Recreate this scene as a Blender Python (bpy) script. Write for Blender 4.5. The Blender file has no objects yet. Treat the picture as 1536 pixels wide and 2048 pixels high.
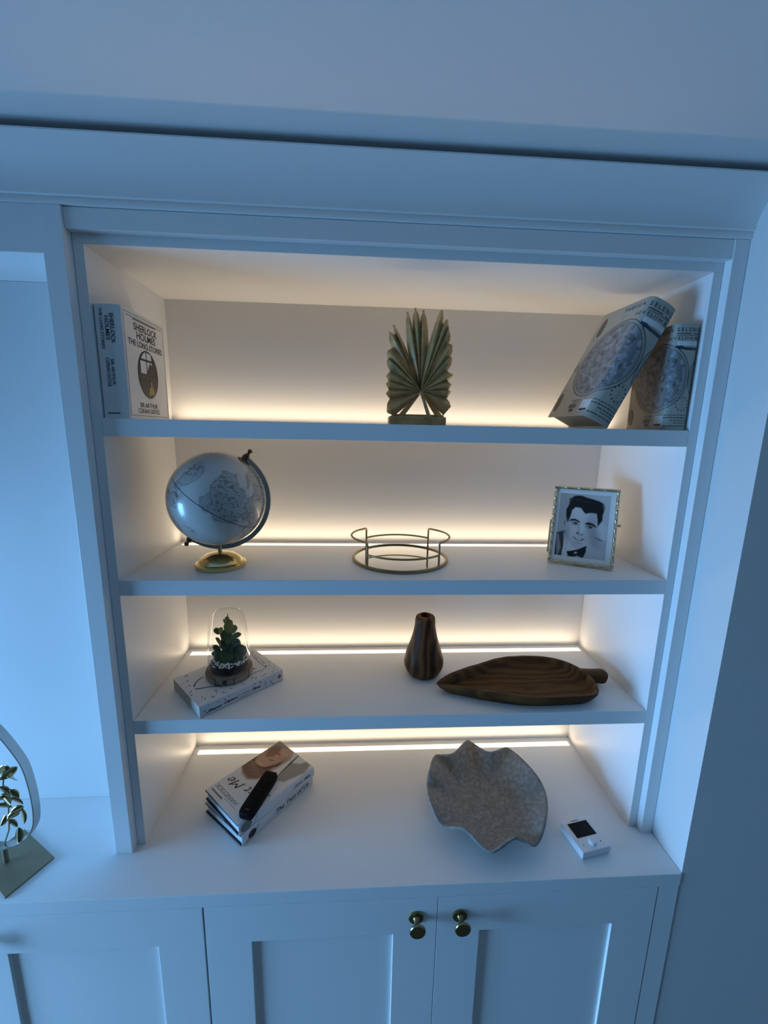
import bpy, bmesh, math, random
import numpy as np
from mathutils import Vector, Matrix, Euler, noise

random.seed(7)
SC = bpy.context.scene
COL = SC.collection

# ------------------------------------------------------------------ camera
cam_d = bpy.data.cameras.new('camera')
cam = bpy.data.objects.new('camera', cam_d)
COL.objects.link(cam)
cam_d.sensor_fit = 'HORIZONTAL'
cam_d.sensor_width = 36.0
cam_d.lens = 834.48 / 1536 * 36.0
cam_d.clip_start = 0.02
cam.location = (0.4451, -0.7623, 0.8656)
cam.rotation_euler = (1.3824, -0.0197, -0.0560)
SC.camera = cam

# ------------------------------------------------------------------ world, window daylight, exposure
wd = bpy.data.worlds.new('world')
SC.world = wd
wd.use_nodes = True
wd.node_tree.nodes['Background'].inputs[0].default_value = (0.25, 0.52, 1.0, 1)
wd.node_tree.nodes['Background'].inputs[1].default_value = 0.6

def area(name, loc, rot, sx, sy, power, color):
    d = bpy.data.lights.new(name, 'AREA')
    d.shape = 'RECTANGLE'; d.size = sx; d.size_y = sy
    d.energy = power; d.color = color
    o = bpy.data.objects.new(name, d); COL.objects.link(o)
    o.location = loc; o.rotation_euler = rot
    return o
# dusk daylight standing in the opening of the window in the left wall
WY0, WY1, WZ0, WZ1 = -0.98, 0.00, -0.55, 0.58
WIN = area('window_daylight', (-2.03, (WY0 + WY1) / 2, (WZ0 + WZ1) / 2 + .08), (0, -math.pi / 2 + math.radians(25), 0),
           WZ1 - WZ0 + .2, WY1 - WY0 + .2, 110.0, (0.21, 0.52, 1.0))
WIN.data.spread = math.radians(128)

SC.view_settings.view_transform = 'Standard'
SC.view_settings.look = 'None'
SC.view_settings.exposure = 0.20
SC.view_settings.gamma = 1.0
SC.view_settings.use_curve_mapping = False
LED_RADIANCE = 2.2
LED_POWER = 0.45
LED_COLOR = (1.0, 0.80, 0.56)

# ------------------------------------------------------------------ helpers
def lin(r, g, b):
    def f(c):
        c /= 255.0
        return c / 12.92 if c <= 0.04045 else ((c + 0.055) / 1.055) ** 2.4
    return (f(r), f(g), f(b))

def mat(name, color, rough=0.5, metal=0.0, spec=0.5, bump=None, coat=0.0, vary=None):
    m = bpy.data.materials.new(name); m.use_nodes = True
    nt = m.node_tree; b = nt.nodes['Principled BSDF']
    b.inputs['Base Color'].default_value = (*color, 1)
    b.inputs['Roughness'].default_value = rough
    b.inputs['Metallic'].default_value = metal
    b.inputs['Specular IOR Level'].default_value = spec
    b.inputs['Coat Weight'].default_value = coat
    if bump or vary:
        tc = nt.nodes.new('ShaderNodeTexCoord')
    if bump:
        sc, st = bump
        n = nt.nodes.new('ShaderNodeTexNoise'); n.inputs['Scale'].default_value = sc
        n.inputs['Detail'].default_value = 4
        nt.links.new(tc.outputs['Object'], n.inputs['Vector'])
        bp = nt.nodes.new('ShaderNodeBump'); bp.inputs['Strength'].default_value = st
        bp.inputs['Distance'].default_value = 0.002
        nt.links.new(n.outputs['Fac'], bp.inputs['Height'])
        nt.links.new(bp.outputs['Normal'], b.inputs['Normal'])
    if vary:
        sc, c2, lo, hi = vary
        n2 = nt.nodes.new('ShaderNodeTexNoise'); n2.inputs['Scale'].default_value = sc
        n2.inputs['Detail'].default_value = 6
        nt.links.new(tc.outputs['Object'], n2.inputs['Vector'])
        rp = nt.nodes.new('ShaderNodeValToRGB')
        rp.color_ramp.elements[0].position = lo; rp.color_ramp.elements[0].color = (*color, 1)
        rp.color_ramp.elements[1].position = hi; rp.color_ramp.elements[1].color = (*c2, 1)
        nt.links.new(n2.outputs['Fac'], rp.inputs[0])
        nt.links.new(rp.outputs[0], b.inputs['Base Color'])
    return m

def print_mat(name, rough=0.45):
    m = bpy.data.materials.new(name); m.use_nodes = True
    nt = m.node_tree; b = nt.nodes['Principled BSDF']
    a = nt.nodes.new('ShaderNodeAttribute'); a.attribute_name = 'ink'
    nt.links.new(a.outputs['Color'], b.inputs['Base Color'])
    b.inputs['Roughness'].default_value = rough
    return m

def wood_mat(name, c1, c2, c3, axis, scale, rough=0.45, dist=4.0, wscale=1.0):
    m = bpy.data.materials.new(name); m.use_nodes = True
    nt = m.node_tree; b = nt.nodes['Principled BSDF']
    tc = nt.nodes.new('ShaderNodeTexCoord'); mp = nt.nodes.new('ShaderNodeMapping')
    mp.inputs['Scale'].default_value = scale
    nt.links.new(tc.outputs['Object'], mp.inputs['Vector'])
    w = nt.nodes.new('ShaderNodeTexWave'); w.bands_direction = axis
    w.inputs['Scale'].default_value = wscale; w.inputs['Distortion'].default_value = dist
    w.inputs['Detail'].default_value = 3; w.inputs['Detail Scale'].default_value = 1.2
    nt.links.new(mp.outputs[0], w.inputs['Vector'])
    r = nt.nodes.new('ShaderNodeValToRGB')
    r.color_ramp.elements[0].color = (*c1, 1)
    r.color_ramp.elements[1].color = (*c3, 1)
    e = r.color_ramp.elements.new(0.5); e.color = (*c2, 1)
    nt.links.new(w.outputs['Fac'], r.inputs[0])
    nt.links.new(r.outputs[0], b.inputs['Base Color'])
    n = nt.nodes.new('ShaderNodeTexNoise'); n.inputs['Scale'].default_value = 6
    nt.links.new(mp.outputs[0], n.inputs['Vector'])
    bp = nt.nodes.new('ShaderNodeBump'); bp.inputs['Strength'].default_value = 0.35
    bp.inputs['Distance'].default_value = 0.003
    nt.links.new(n.outputs['Fac'], bp.inputs['Height'])
    nt.links.new(bp.outputs['Normal'], b.inputs['Normal'])
    b.inputs['Roughness'].default_value = rough
    b.inputs['Specular IOR Level'].default_value = .22
    return m

def emit_mat(name, color, strength):
    m = bpy.data.materials.new(name); m.use_nodes = True
    nt = m.node_tree
    nt.nodes.remove(nt.nodes['Principled BSDF'])
    e = nt.nodes.new('ShaderNodeEmission')
    e.inputs[0].default_value = (*color, 1); e.inputs[1].default_value = strength
    nt.links.new(e.outputs[0], nt.nodes['Material Output'].inputs[0])
    return m

class MB:
    """collects simple shapes; build() links them as one mesh object"""
    def __init__(s): s.v = []; s.f = []; s.m = []; s.cur = 0
    def add(s, vs, fs):
        o = len(s.v); s.v += [tuple(v) for v in vs]
        for f in fs: s.f.append(tuple(i + o for i in f)); s.m.append(s.cur)
        return s
    def box(s, x0, x1, y0, y1, z0, z1):
        return s.add([(x0,y0,z0),(x1,y0,z0),(x1,y1,z0),(x0,y1,z0),(x0,y0,z1),(x1,y0,z1),(x1,y1,z1),(x0,y1,z1)],
                     [(0,3,2,1),(4,5,6,7),(0,1,5,4),(1,2,6,5),(2,3,7,6),(3,0,4,7)])
    def prism(s, prof, a0, a1, fn):
        """closed profile extruded from a0 to a1; fn(p,q,a) gives the point"""
        n = len(prof)
        vs = [fn(p, q, a0) for p, q in prof] + [fn(p, q, a1) for p, q in prof]
        fs = [(i, (i + 1) % n, n + (i + 1) % n, n + i) for i in range(n)]
        fs += [tuple(range(n))[::-1], tuple(range(n, 2 * n))]
        return s.add(vs, fs)
    def grid(s, nu, nv, fn, cu=False, cv=False):
        vs = [fn(i / (nu if cu else nu - 1), j / (nv if cv else nv - 1)) for i in range(nu) for j in range(nv)]
        fs = []
        for i in range(nu if cu else nu - 1):
            for j in range(nv if cv else nv - 1):
                i2 = (i + 1) % nu; j2 = (j + 1) % nv
                fs.append((i * nv + j, i2 * nv + j, i2 * nv + j2, i * nv + j2))
        return s.add(vs, fs)
    def lathe(s, prof, n=32, c=(0, 0, 0), axis=None):
        """prof: (r, h) list; around z, or around 'axis' direction"""
        R = Matrix.Identity(3)
        if axis is not None: R = Vector((0, 0, 1)).rotation_difference(Vector(axis)).to_matrix()
        C = Vector(c); k = len(prof)
        vs = []
        for i in range(n):
            a = 2 * math.pi * i / n
            for r, h in prof: vs.append(C + R @ Vector((r * math.cos(a), r * math.sin(a), h)))
        fs = []
        for i in range(n):
            i2 = (i + 1) % n
            for j in range(k - 1): fs.append((i * k + j, i2 * k + j, i2 * k + j + 1, i * k + j + 1))
        s.add(vs, fs)
        o = len(s.v) - n * k
        if prof[0][0] > 1e-6: s.f.append(tuple(o + i * k for i in range(n))[::-1]); s.m.append(s.cur)
        if prof[-1][0] > 1e-6: s.f.append(tuple(o + i * k + k - 1 for i in range(n))); s.m.append(s.cur)
        return s
    def tube(s, pts, r, n=8, closed=False, rect=None):
        """sweep a circle (or a rectangle rect=(w,h,up)) along points"""
        P = [Vector(p) for p in pts]; k = len(P)
        rs = r if isinstance(r, (list, tuple)) else [r] * k
        T = []
        for i in range(k):
            a = P[(i - 1) % k] if (closed or i > 0) else P[i]
            b = P[(i + 1) % k] if (closed or i < k - 1) else P[i]
            T.append((b - a).normalized())
        if rect: up = Vector(rect[2])
        else:
            up = Vector((0, 0, 1))
            if abs(T[0].dot(up)) > 0.9: up = Vector((1, 0, 0))
        vs = []; N = (up - T[0] * up.dot(T[0])).normalized()
        for i in range(k):
            N = (N - T[i] * N.dot(T[i])).normalized()
            if rect: N = (up - T[i] * up.dot(T[i])).normalized()
            B = T[i].cross(N)
            if rect:
                w, h = rect[0] / 2, rect[1] / 2
                for a, b in ((-w, -h), (w, -h), (w, h), (-w, h)): vs.append(P[i] + B * a + N * b)
            else:
                for j in range(n):
                    a = 2 * math.pi * j / n
                    vs.append(P[i] + (N * math.cos(a) + B * math.sin(a)) * rs[i])
        if rect: n = 4
        fs = []
        for i in range(k if closed else k - 1):
            i2 = (i + 1) % k
            for j in range(n): fs.append((i * n + j, i * n + (j + 1) % n, i2 * n + (j + 1) % n, i2 * n + j))
        if not closed: fs += [tuple(range(n))[::-1], tuple((k - 1) * n + j for j in range(n))]
        return s.add(vs, fs)
    def flat(s, pts, fn):
        """flat print polygon"""
        return s.add([fn(u, v) for u, v in pts], [tuple(range(len(pts)))])
    def ribbon(s, pts, w, fn, closed=False):
        k = len(pts); vs = []
        for i in range(k):
            a = pts[(i - 1) % k] if (closed or i > 0) else pts[i]
            b = pts[(i + 1) % k] if (closed or i < k - 1) else pts[i]
            dx, dy = b[0] - a[0], b[1] - a[1]; l = math.hypot(dx, dy) or 1
            nx, ny = -dy / l * w / 2, dx / l * w / 2
            vs += [fn(pts[i][0] + nx, pts[i][1] + ny), fn(pts[i][0] - nx, pts[i][1] - ny)]
        fs = []
        for i in range(k if closed else k - 1):
            j = (i + 1) % k; fs.append((2 * i, 2 * i + 1, 2 * j + 1, 2 * j))
        return s.add(vs, fs)
    def disc(s, cu, cv, ru, rv, fn, n=20, rot=0.0, a0=0.0, a1=2 * math.pi):
        full = abs(a1 - a0 - 2 * math.pi) < 1e-6
        pts = []
        for i in range(n if full else n + 1):
            a = a0 + (a1 - a0) * i / n
            x, y = ru * math.cos(a), rv * math.sin(a)
            pts.append((cu + x * math.cos(rot) - y * math.sin(rot), cv + x * math.sin(rot) + y * math.cos(rot)))
        return s.flat(pts, fn)
    def ring(s, cu, cv, ru, rv, w, fn, n=40, rot=0.0, a0=0.0, a1=2 * math.pi):
        full = abs(a1 - a0 - 2 * math.pi) < 1e-6
        pts = []
        for i in range(n if full else n + 1):
            a = a0 + (a1 - a0) * i / n
            x, y = ru * math.cos(a), rv * math.sin(a)
            pts.append((cu + x * math.cos(rot) - y * math.sin(rot), cv + x * math.sin(rot) + y * math.cos(rot)))
        return s.ribbon(pts, w, fn, closed=full)
    def text(s, string, w, h, fn, shear=0.0, bold=0.014):
        vs, fs = text2d(string, shear, bold)
        return s.add([fn(x * w, y * h) for x, y in vs], fs)
    def build(s, name, mats, parent=None, smooth=False, bevel=0.0, solid=None, sub=0, kind=None, world=False):
        me = bpy.data.meshes.new(name)
        vs = s.v
        if world and parent is not None:
            inv = wmat(parent).inverted(); vs = [tuple(inv @ Vector(v)) for v in vs]
        me.from_pydata(vs, [], s.f)
        if not isinstance(mats, (list, tuple)): mats = [mats]
        for m in mats: me.materials.append(m)
        if len(mats) > 1: me.polygons.foreach_set('material_index', s.m)
        me.validate()
        bm = bmesh.new(); bm.from_mesh(me)
        bmesh.ops.recalc_face_normals(bm, faces=bm.faces[:])
        bm.to_mesh(me); bm.free()
        if smooth:
            me.polygons.foreach_set('use_smooth', [True] * len(me.polygons))
            me.set_sharp_from_angle(angle=math.radians(smooth if smooth > 1 else 40))
        o = bpy.data.objects.new(name, me); COL.objects.link(o)
        if parent is not None: o.parent = parent
        if solid:
            md = o.modifiers.new('solid', 'SOLIDIFY'); md.thickness = solid[0]; md.offset = solid[1]
        if bevel:
            md = o.modifiers.new('bevel', 'BEVEL'); md.width = bevel; md.segments = 2
            md.limit_method = 'ANGLE'; md.angle_limit = math.radians(50)
        if sub:
            md = o.modifiers.new('sub', 'SUBSURF'); md.levels = sub; md.render_levels = sub
        if kind: o['kind'] = kind
        return o

def wmat(o):
    m = Matrix.LocRotScale(o.location, o.rotation_euler, o.scale)
    return wmat(o.parent) @ m if o.parent is not None else m

_tc = {}
def text2d(string, shear=0.0, bold=0.0):
    key = (string, shear, bold)
    if key in _tc: return _tc[key]
    cu = bpy.data.curves.new('glyphs', 'FONT'); cu.body = string; cu.resolution_u = 3; cu.shear = shear; cu.offset = bold
    ob = bpy.data.objects.new('glyphs', cu); COL.objects.link(ob)
    dg = bpy.context.evaluated_depsgraph_get()
    me = bpy.data.meshes.new_from_object(ob.evaluated_get(dg))
    vs = [(v.co.x, v.co.y) for v in me.vertices]; fs = [tuple(p.vertices) for p in me.polygons]
    x0 = min(v[0] for v in vs); x1 = max(v[0] for v in vs); y0 = min(v[1] for v in vs); y1 = max(v[1] for v in vs)
    vs = [((x - x0) / (x1 - x0), (y - y0) / (y1 - y0)) for x, y in vs]
    bpy.data.objects.remove(ob); bpy.data.curves.remove(cu); bpy.data.meshes.remove(me)
    _tc[key] = (vs, fs)
    return _tc[key]

def tag(o, label=None, cat=None, group=None, kind=None):
    if label: o['label'] = label
    if cat: o['category'] = cat
    if group: o['group'] = group
    if kind: o['kind'] = kind
    return o

def thing(name, label, cat, loc=(0, 0, 0), rot=(0, 0, 0), group=None, kind=None):
    o = bpy.data.objects.new(name, None); COL.objects.link(o)
    o.empty_display_size = 0.05
    o.location = loc; o.rotation_euler = rot
    return tag(o, label, cat, group, kind)

def struct(name, mb, m, **k):
    o = mb.build(name, m, **k); o['kind'] = 'structure'; return o

def catmull(pts, n, closed=True):
    out = []; k = len(pts)
    for i in range(k if closed else k - 1):
        g = lambda j: pts[j % k] if closed else pts[max(0, min(k - 1, j))]
        p0, p1, p2, p3 = g(i - 1), g(i), g(i + 1), g(i + 2)
        for j in range(n):
            t = j / n
            out.append(tuple(0.5 * (2 * b + (c - a) * t + (2 * a - 5 * b + 4 * c - d) * t * t + (3 * b - a - 3 * c + d) * t ** 3)
                             for a, b, c, d in zip(p0, p1, p2, p3)))
    if not closed: out.append(tuple(pts[-1]))
    return out

class Canvas:
    """flat print: a fine sheet of vertices whose 'ink' colour is drawn with soft shapes"""
    def __init__(s, w, h, nu, nv, bg):
        s.w, s.h, s.nu, s.nv = w, h, nu, nv
        s.U, s.V = np.meshgrid(np.linspace(0, w, nu), np.linspace(0, h, nv), indexing='ij')
        s.c = np.ones((nu, nv, 3)) * np.array(bg)
    def put(s, a, col):
        a = np.clip(a, 0, 1)[..., None]; s.c = s.c * (1 - a) + np.array(col) * a
    def poly(s, pts, col, soft=0.0006, alpha=1.0):
        ins = np.zeros(s.U.shape, bool); d = np.full(s.U.shape, 1e9); k = len(pts)
        for i in range(k):
            (x0, y0), (x1, y1) = pts[i], pts[(i + 1) % k]
            if abs(y1 - y0) > 1e-12:
                ins ^= ((s.V < y0) != (s.V < y1)) & (s.U < x0 + (s.V - y0) / (y1 - y0) * (x1 - x0))
            ll = (x1 - x0) ** 2 + (y1 - y0) ** 2 + 1e-14
            t = np.clip(((s.U - x0) * (x1 - x0) + (s.V - y0) * (y1 - y0)) / ll, 0, 1)
            d = np.minimum(d, np.hypot(s.U - x0 - t * (x1 - x0), s.V - y0 - t * (y1 - y0)))
        sd = np.where(ins, d, -d); s.put((0.5 + sd / (2 * soft)) .clip(0, 1) * alpha, col)
    def ell(s, cx, cy, rx, ry, col, soft=0.25, alpha=1.0, rot=0.0):
        x, y = s.U - cx, s.V - cy; c, n = math.cos(rot), math.sin(rot)
        r = np.hypot((x * c + y * n) / rx, (-x * n + y * c) / ry)
        s.put(((1 + soft / 2 - r) / soft).clip(0, 1) * alpha, col)
    def build(s, name, m, parent, fn):
        vs = [fn(u, v) for u, v in zip(s.U.ravel(), s.V.ravel())]
        fs = [(i * s.nv + j, (i + 1) * s.nv + j, (i + 1) * s.nv + j + 1, i * s.nv + j + 1)
              for i in range(s.nu - 1) for j in range(s.nv - 1)]
        me = bpy.data.meshes.new(name); me.from_pydata([tuple(v) for v in vs], [], fs); me.materials.append(m)
        at = me.attributes.new('ink', 'FLOAT_COLOR', 'POINT')
        col = np.ones((s.nu * s.nv, 4), np.float32); col[:, :3] = s.c.reshape(-1, 3)
        at.data.foreach_set('color', col.ravel())
        me.polygons.foreach_set('use_smooth', [True] * len(fs))
        o = bpy.data.objects.new(name, me); COL.objects.link(o); o.parent = parent
        return o

# ------------------------------------------------------------------ materials
PAINT = mat('white_satin_paint', (0.80, 0.795, 0.785), 0.42, spec=0.35, bump=(900, 0.03))
WALLP = mat('matt_wall_paint', (0.66, 0.65, 0.63), 0.75, spec=0.2, bump=(500, 0.06))
CEILP = mat('ceiling_paint', (0.80, 0.79, 0.78), 0.85, spec=0.15, bump=(400, 0.08))
FLOORM = wood_mat('floor_boards', (0.10, 0.07, 0.045), (0.13, 0.09, 0.06), (0.16, 0.11, 0.07), 'X', (6, 1, 1), 0.5)
CURT = mat('plain_room_wall', (0.30, 0.28, 0.26), 0.85, spec=0.2)
LED = emit_mat('led_diffuser', LED_COLOR, LED_RADIANCE)
GOLD = mat('brushed_gold', (0.62, 0.47, 0.22), 0.28, 1.0)
GOLDD = mat('antique_gold', (0.30, 0.24, 0.12), 0.33, 1.0)
BRASS = mat('polished_brass', (0.70, 0.55, 0.24), 0.16, 1.0)
STEEL = mat('satin_grey_metal', (0.40, 0.42, 0.38), 0.42, 0.6)
BLACK = mat('black_plastic', (0.006, 0.006, 0.007), 0.5, spec=.2)
INK = mat('black_ink', (0.010, 0.010, 0.012), 0.5)
INKG = mat('grey_ink', (0.16, 0.16, 0.16), 0.5)
PAGES = mat('page_edges', (0.50, 0.47, 0.39), 0.8, bump=(1500, 0.3))
PAPER = mat('white_paper', (0.76, 0.76, 0.75), 0.5)
PRINT = print_mat('printed_sheet')
PRINTG = print_mat('glossy_print', 0.3)

# ------------------------------------------------------------------ traced outlines in metres
PALM_TIPS = [(0.5002,0.9065),(0.4979,0.9415),(0.4975,0.9602),(0.4971,0.9759),(0.498,1.0054),(0.4985,1.0215),(0.5,1.0577),(0.5081,1.0701),(0.534,1.0951),(0.549,1.1026),(0.5651,1.099),(0.6003,1.098),(0.6111,1.0813),(0.6156,1.0686),(0.6219,1.0354),(0.6223,1.012),(0.6255,0.9801),(0.6232,0.962),(0.6223,0.9476),(0.6238,0.9185)]
PALM_NOTCH = [(0.5122,0.8999),(0.5044,0.931),(0.5032,0.9484),(0.5028,0.9664),(0.5039,0.985),(0.5003,1.0084),(0.5045,1.0283),(0.5092,1.0573),(0.5374,1.0205),(0.5448,1.0677),(0.5595,1.0782),(0.5777,1.0312),(0.599,1.0608),(0.6133,1.0692),(0.6191,1.0441),(0.6212,1.0193),(0.6141,0.9865),(0.6126,0.9685),(0.615,0.9504),(0.6158,0.9337),(0.6167,0.8991)]
PALM_MISC = [(0.5653,0.9477),(0.5848,0.8937),(0.5265,0.8994),(0.6063,0.8988),(0.5027,0.9004),(0.619,0.9014),(0.5031,0.8796),(0.62,0.8804)]
ORN_LEAF = [(-0.2313,0.2174),(-0.2224,0.2089),(-0.219,0.1964),(-0.2347,0.1698),(-0.2186,0.1629),(-0.2192,0.146),(-0.2357,0.1509),(-0.246,0.1513),(-0.2184,0.1268),(-0.2271,0.1143),(-0.211,0.1115),(-0.2315,0.095),(-0.2479,0.1022),(-0.2241,0.0663),(-0.2433,0.1342)]
ORN_STEM = [(-0.2512,0.0543),(-0.2406,0.0802),(-0.236,0.1189),(-0.2338,0.1338),(-0.2359,0.1615),(-0.2369,0.1845),(-0.2325,0.203)]
ML = [0.9099, 0.01, 0.4655, 0.0623, 0.2371, 0.0551, 0.1369]

# ------------------------------------------------------------------ room shell
W = 1.06            # clear width of the bookcase
D = 0.2823          # clear depth
Z1, Z2, Z3, ZT = 0.8803, 0.5862, 0.2930, 1.1525
TH = 0.0303         # shelf thickness
CF = -0.106         # front of worktop and doors
BX = 1.1040         # left face of the chimney breast
FLZ, CEZ = -0.86, 1.2800
RXL, RXR, RYF = -1.75, 2.6, -3.2

struct('floor', MB().box(RXL - .2, RXR + .2, RYF - .2, .6, FLZ - .05, FLZ), FLOORM)
struct('ceiling', MB().box(RXL - .2, RXR + .2, RYF - .2, .6, CEZ, CEZ + .05), CEILP)
m = MB()
m.box(RXL - .15, RXL, RYF, WY0, FLZ, CEZ).box(RXL - .15, RXL, WY1, .35, FLZ, CEZ)
m.box(RXL - .15, RXL, WY0, WY1, FLZ, WZ0).box(RXL - .15, RXL, WY0, WY1, WZ1, CEZ)
struct('wall_left', m, CURT)
struct('wall_front', MB().box(RXL - .15, RXR + .15, RYF - .15, RYF, FLZ, CEZ), CURT)
struct('wall_right', MB().box(BX, RXR + .15, CF + .002, .35, FLZ, CEZ).box(RXR, RXR + .15, RYF, CF, FLZ, CEZ), WALLP)
m = MB().box(RXL, -.050, .123, .17, FLZ, 1.1295)            # wall of the open bay on the left
m.box(RXL, BX, 0.0, .35, 1.1995, CEZ)                        # wall above the cornice
struct('wall_back', m, PAINT)
# window in the left wall
m = MB(); fx0, fx1 = RXL - .09, RXL - .04
m.box(fx0, fx1, WY0, WY0 + .05, WZ0, WZ1).box(fx0, fx1, WY1 - .05, WY1, WZ0, WZ1)
m.box(fx0, fx1, WY0 + .05, WY1 - .05, WZ0, WZ0 + .05).box(fx0, fx1, WY0 + .05, WY1 - .05, WZ1 - .05, WZ1)
ym = (WY0 + WY1) / 2
m.box(fx0, fx1, ym - .02, ym + .02, WZ0 + .05, WZ1 - .05)
struct('window_1', m, PAINT)
# cornice, a small fillet and a long cove
cor = [(0.0, 1.1995), (-.0190, 1.1995), (-.0200, 1.2010), (-.0200, 1.2085), (-.0190, 1.2100), (-.0215, 1.2112)]
for i in range(13):
    a = i / 12 * math.pi / 2 * 0.92
    cor.append((-.0225 - .0535 * (1 - math.cos(a)) ** 0.95 / (1 - math.cos(math.pi / 2 * 0.92)) ** 0.95,
                1.2120 + .0530 * math.sin(a) / math.sin(math.pi / 2 * 0.92)))
cor += [(-.0765, 1.2650), (-.0765, 1.2672), (0.0, 1.2672)]
struct('trim_1', MB().prism(cor, RXL, BX, lambda p, q, a: (a, p, q)), PAINT, smooth=35)
# header over the open bay on the left
struct('trim_2', MB().box(RXL, -.0505, -.018, .17, 1.1300, 1.1993), PAINT, bevel=.0008)

# ------------------------------------------------------------------ built-in bookcase
bc = thing('bookcase', 'white painted built-in bookcase with three deep shelves lit by warm light strips', 'bookcase', (W / 2, .13, 0))
def part(name, mb, m, parent, **k): return mb.build(name, m, parent, world=True, **k)
part('side_panel', MB().box(-.0168, 0, 0, D, .0002, ZT), PAINT, bc, bevel=.0006)
part('side_panel', MB().box(W, W + .0168, 0, D, .0002, ZT), PAINT, bc, bevel=.0006)
part('top_panel', MB().box(-.0168, W + .0168, 0, D, ZT, 1.1690), PAINT, bc, bevel=.0006)
part('back_panel', MB().box(-.0168, W + .0168, D, D + .012, .0002, 1.1690), PAINT, bc)
part('frame_stile', MB().box(-.0500, -.0170, -.0195, .0, .0003, 1.1993).box(-.0500, -.0172, .0, .29, .0003, 1.1993), PAINT, bc, bevel=.0008)
part('frame_stile', MB().box(1.0772, BX - .0006, -.0165, .0, .0003, 1.1993).box(1.0772, BX - .0006, .0, .29, .0003, 1.1993), PAINT, bc, bevel=.0008)
part('frame_head', MB().box(-.0168, 1.0770, -.0150, .0, 1.1680, 1.1990), PAINT, bc, bevel=.0008)
def led_strip(z, parent):
    s = part('light_strip', MB().box(.013, W - .011, .2490, .2645, z - .004, z + .0007), LED, parent)
    s['label'] = 'glowing warm white light strip set into the back'
    for x0, x1 in ((.0005, .0130), (W - .011, W - .0005)):
        part('end_cap', MB().box(x0, x1, .2480, .2655, z - .003, z + .0006), PAINT, parent)
    l = area('strip_lamp', (0, 0, 0), (math.pi, 0, 0), W - .026, .0150, LED_POWER, LED_COLOR)
    l.data.spread = math.radians(158)
    l.parent = parent; l.location = wmat(parent).inverted() @ Vector((W / 2, .2568, z + .0012))
    return s
for z in (Z1, Z2, Z3):
    sh = part('shelf', MB().box(.0003, W - .0003, .0, D - .0002, z - TH, z), PAINT, bc, bevel=.0009)
    led_strip(z, sh)

# ------------------------------------------------------------------ worktop and base cabinets
wt = thing('worktop', 'long white painted worktop running under the bookcase and the open bay', 'worktop', (0.4, 0.0, -.03))
part('slab', MB().prism([(RXL, CF), (BX - .0005, CF), (BX - .0005, .30), (-.0490, .30), (-.0490, .1228), (RXL, .1228)], -.0300, 0, lambda p, q, a: (p, q, a)), PAINT, wt, bevel=.0012)
led_strip(0.0, wt)

def knob(x, z, parent):
    m = MB().lathe([(0, 0), (.0150, 0), (.0152, .0015), (.0140, .0028), (.0065, .0042), (.0054, .0065), (.0046, .0110),
                    (.0052, .0175), (.0075, .0205), (.0148, .0222), (.0158, .0235), (.0158, .0255), (.0148, .0270), (0, .0275)],
                   32, (x, CF - .0001, z), (0, -1, 0))
    o = part('knob', m, GOLDD, parent, smooth=35); o['label'] = 'round antique brass knob on a waisted stem'
    return o
RW = 0.0870         # width of door rails and stiles
DZ0, DZ1 = -.745, -.0304
def cabinet(x0, label, knobs, x_end):
    c = thing('base_cabinet', label, 'cabinet', (x0 + .45, .05, FLZ))
    part('carcass', MB().box(x0 + .001, x_end - .001, CF + .024, .122, FLZ + .10, -.0305), PAINT, c)
    part('plinth', MB().box(x0 + .001, x_end - .001, CF + .07, CF + .09, FLZ + .0005, FLZ + .0995), PAINT, c)
    xs = [x0 + .0010, x0 + .4525]
    for i, xd in enumerate(xs):
        a, b = xd, xd + .4505
        q4 = [(a, DZ0), (b, DZ0), (b, DZ1), (a, DZ1), (a + RW, DZ0 + RW), (b - RW, DZ0 + RW), (b - RW, DZ1 - RW), (a + RW, DZ1 - RW)]
        fs4 = []
        for e in range(4):
            n4 = (e + 1) % 4
            fs4 += [(e, n4, n4 + 4, e + 4), (e + 8, n4 + 8, n4 + 12, e + 12), (e, n4, n4 + 8, e + 8), (e + 4, n4 + 4, n4 + 12, e + 12)]
        d = part('door', MB().add([(x, CF, z) for x, z in q4] + [(x, CF + .022, z) for x, z in q4], fs4), PAINT, c, bevel=.0006)
        part('panel', MB().box(a + RW - .002, b - RW + .002, CF + .0062, CF + .016, DZ0 + RW - .002, DZ1 - RW + .002), PAINT, d)
        knob(knobs[i], -.0765, d)
    if x_end - x0 > .91:
        part('filler_strip', MB().box(x0 + .9055, x_end - .001, CF + .0005, CF + .022, FLZ + .10, -.0305), PAINT, c, bevel=.0006)
    return c
cabinet(.1545, 'pale painted shaker cabinet with two doors and paired brass knobs below the bookcase', (.5640, .6520), BX - .001)
cabinet(-.7510, 'pale painted shaker cabinet under the bay left of the bookcase', (-.3450, -.2560), .1540)

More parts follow.
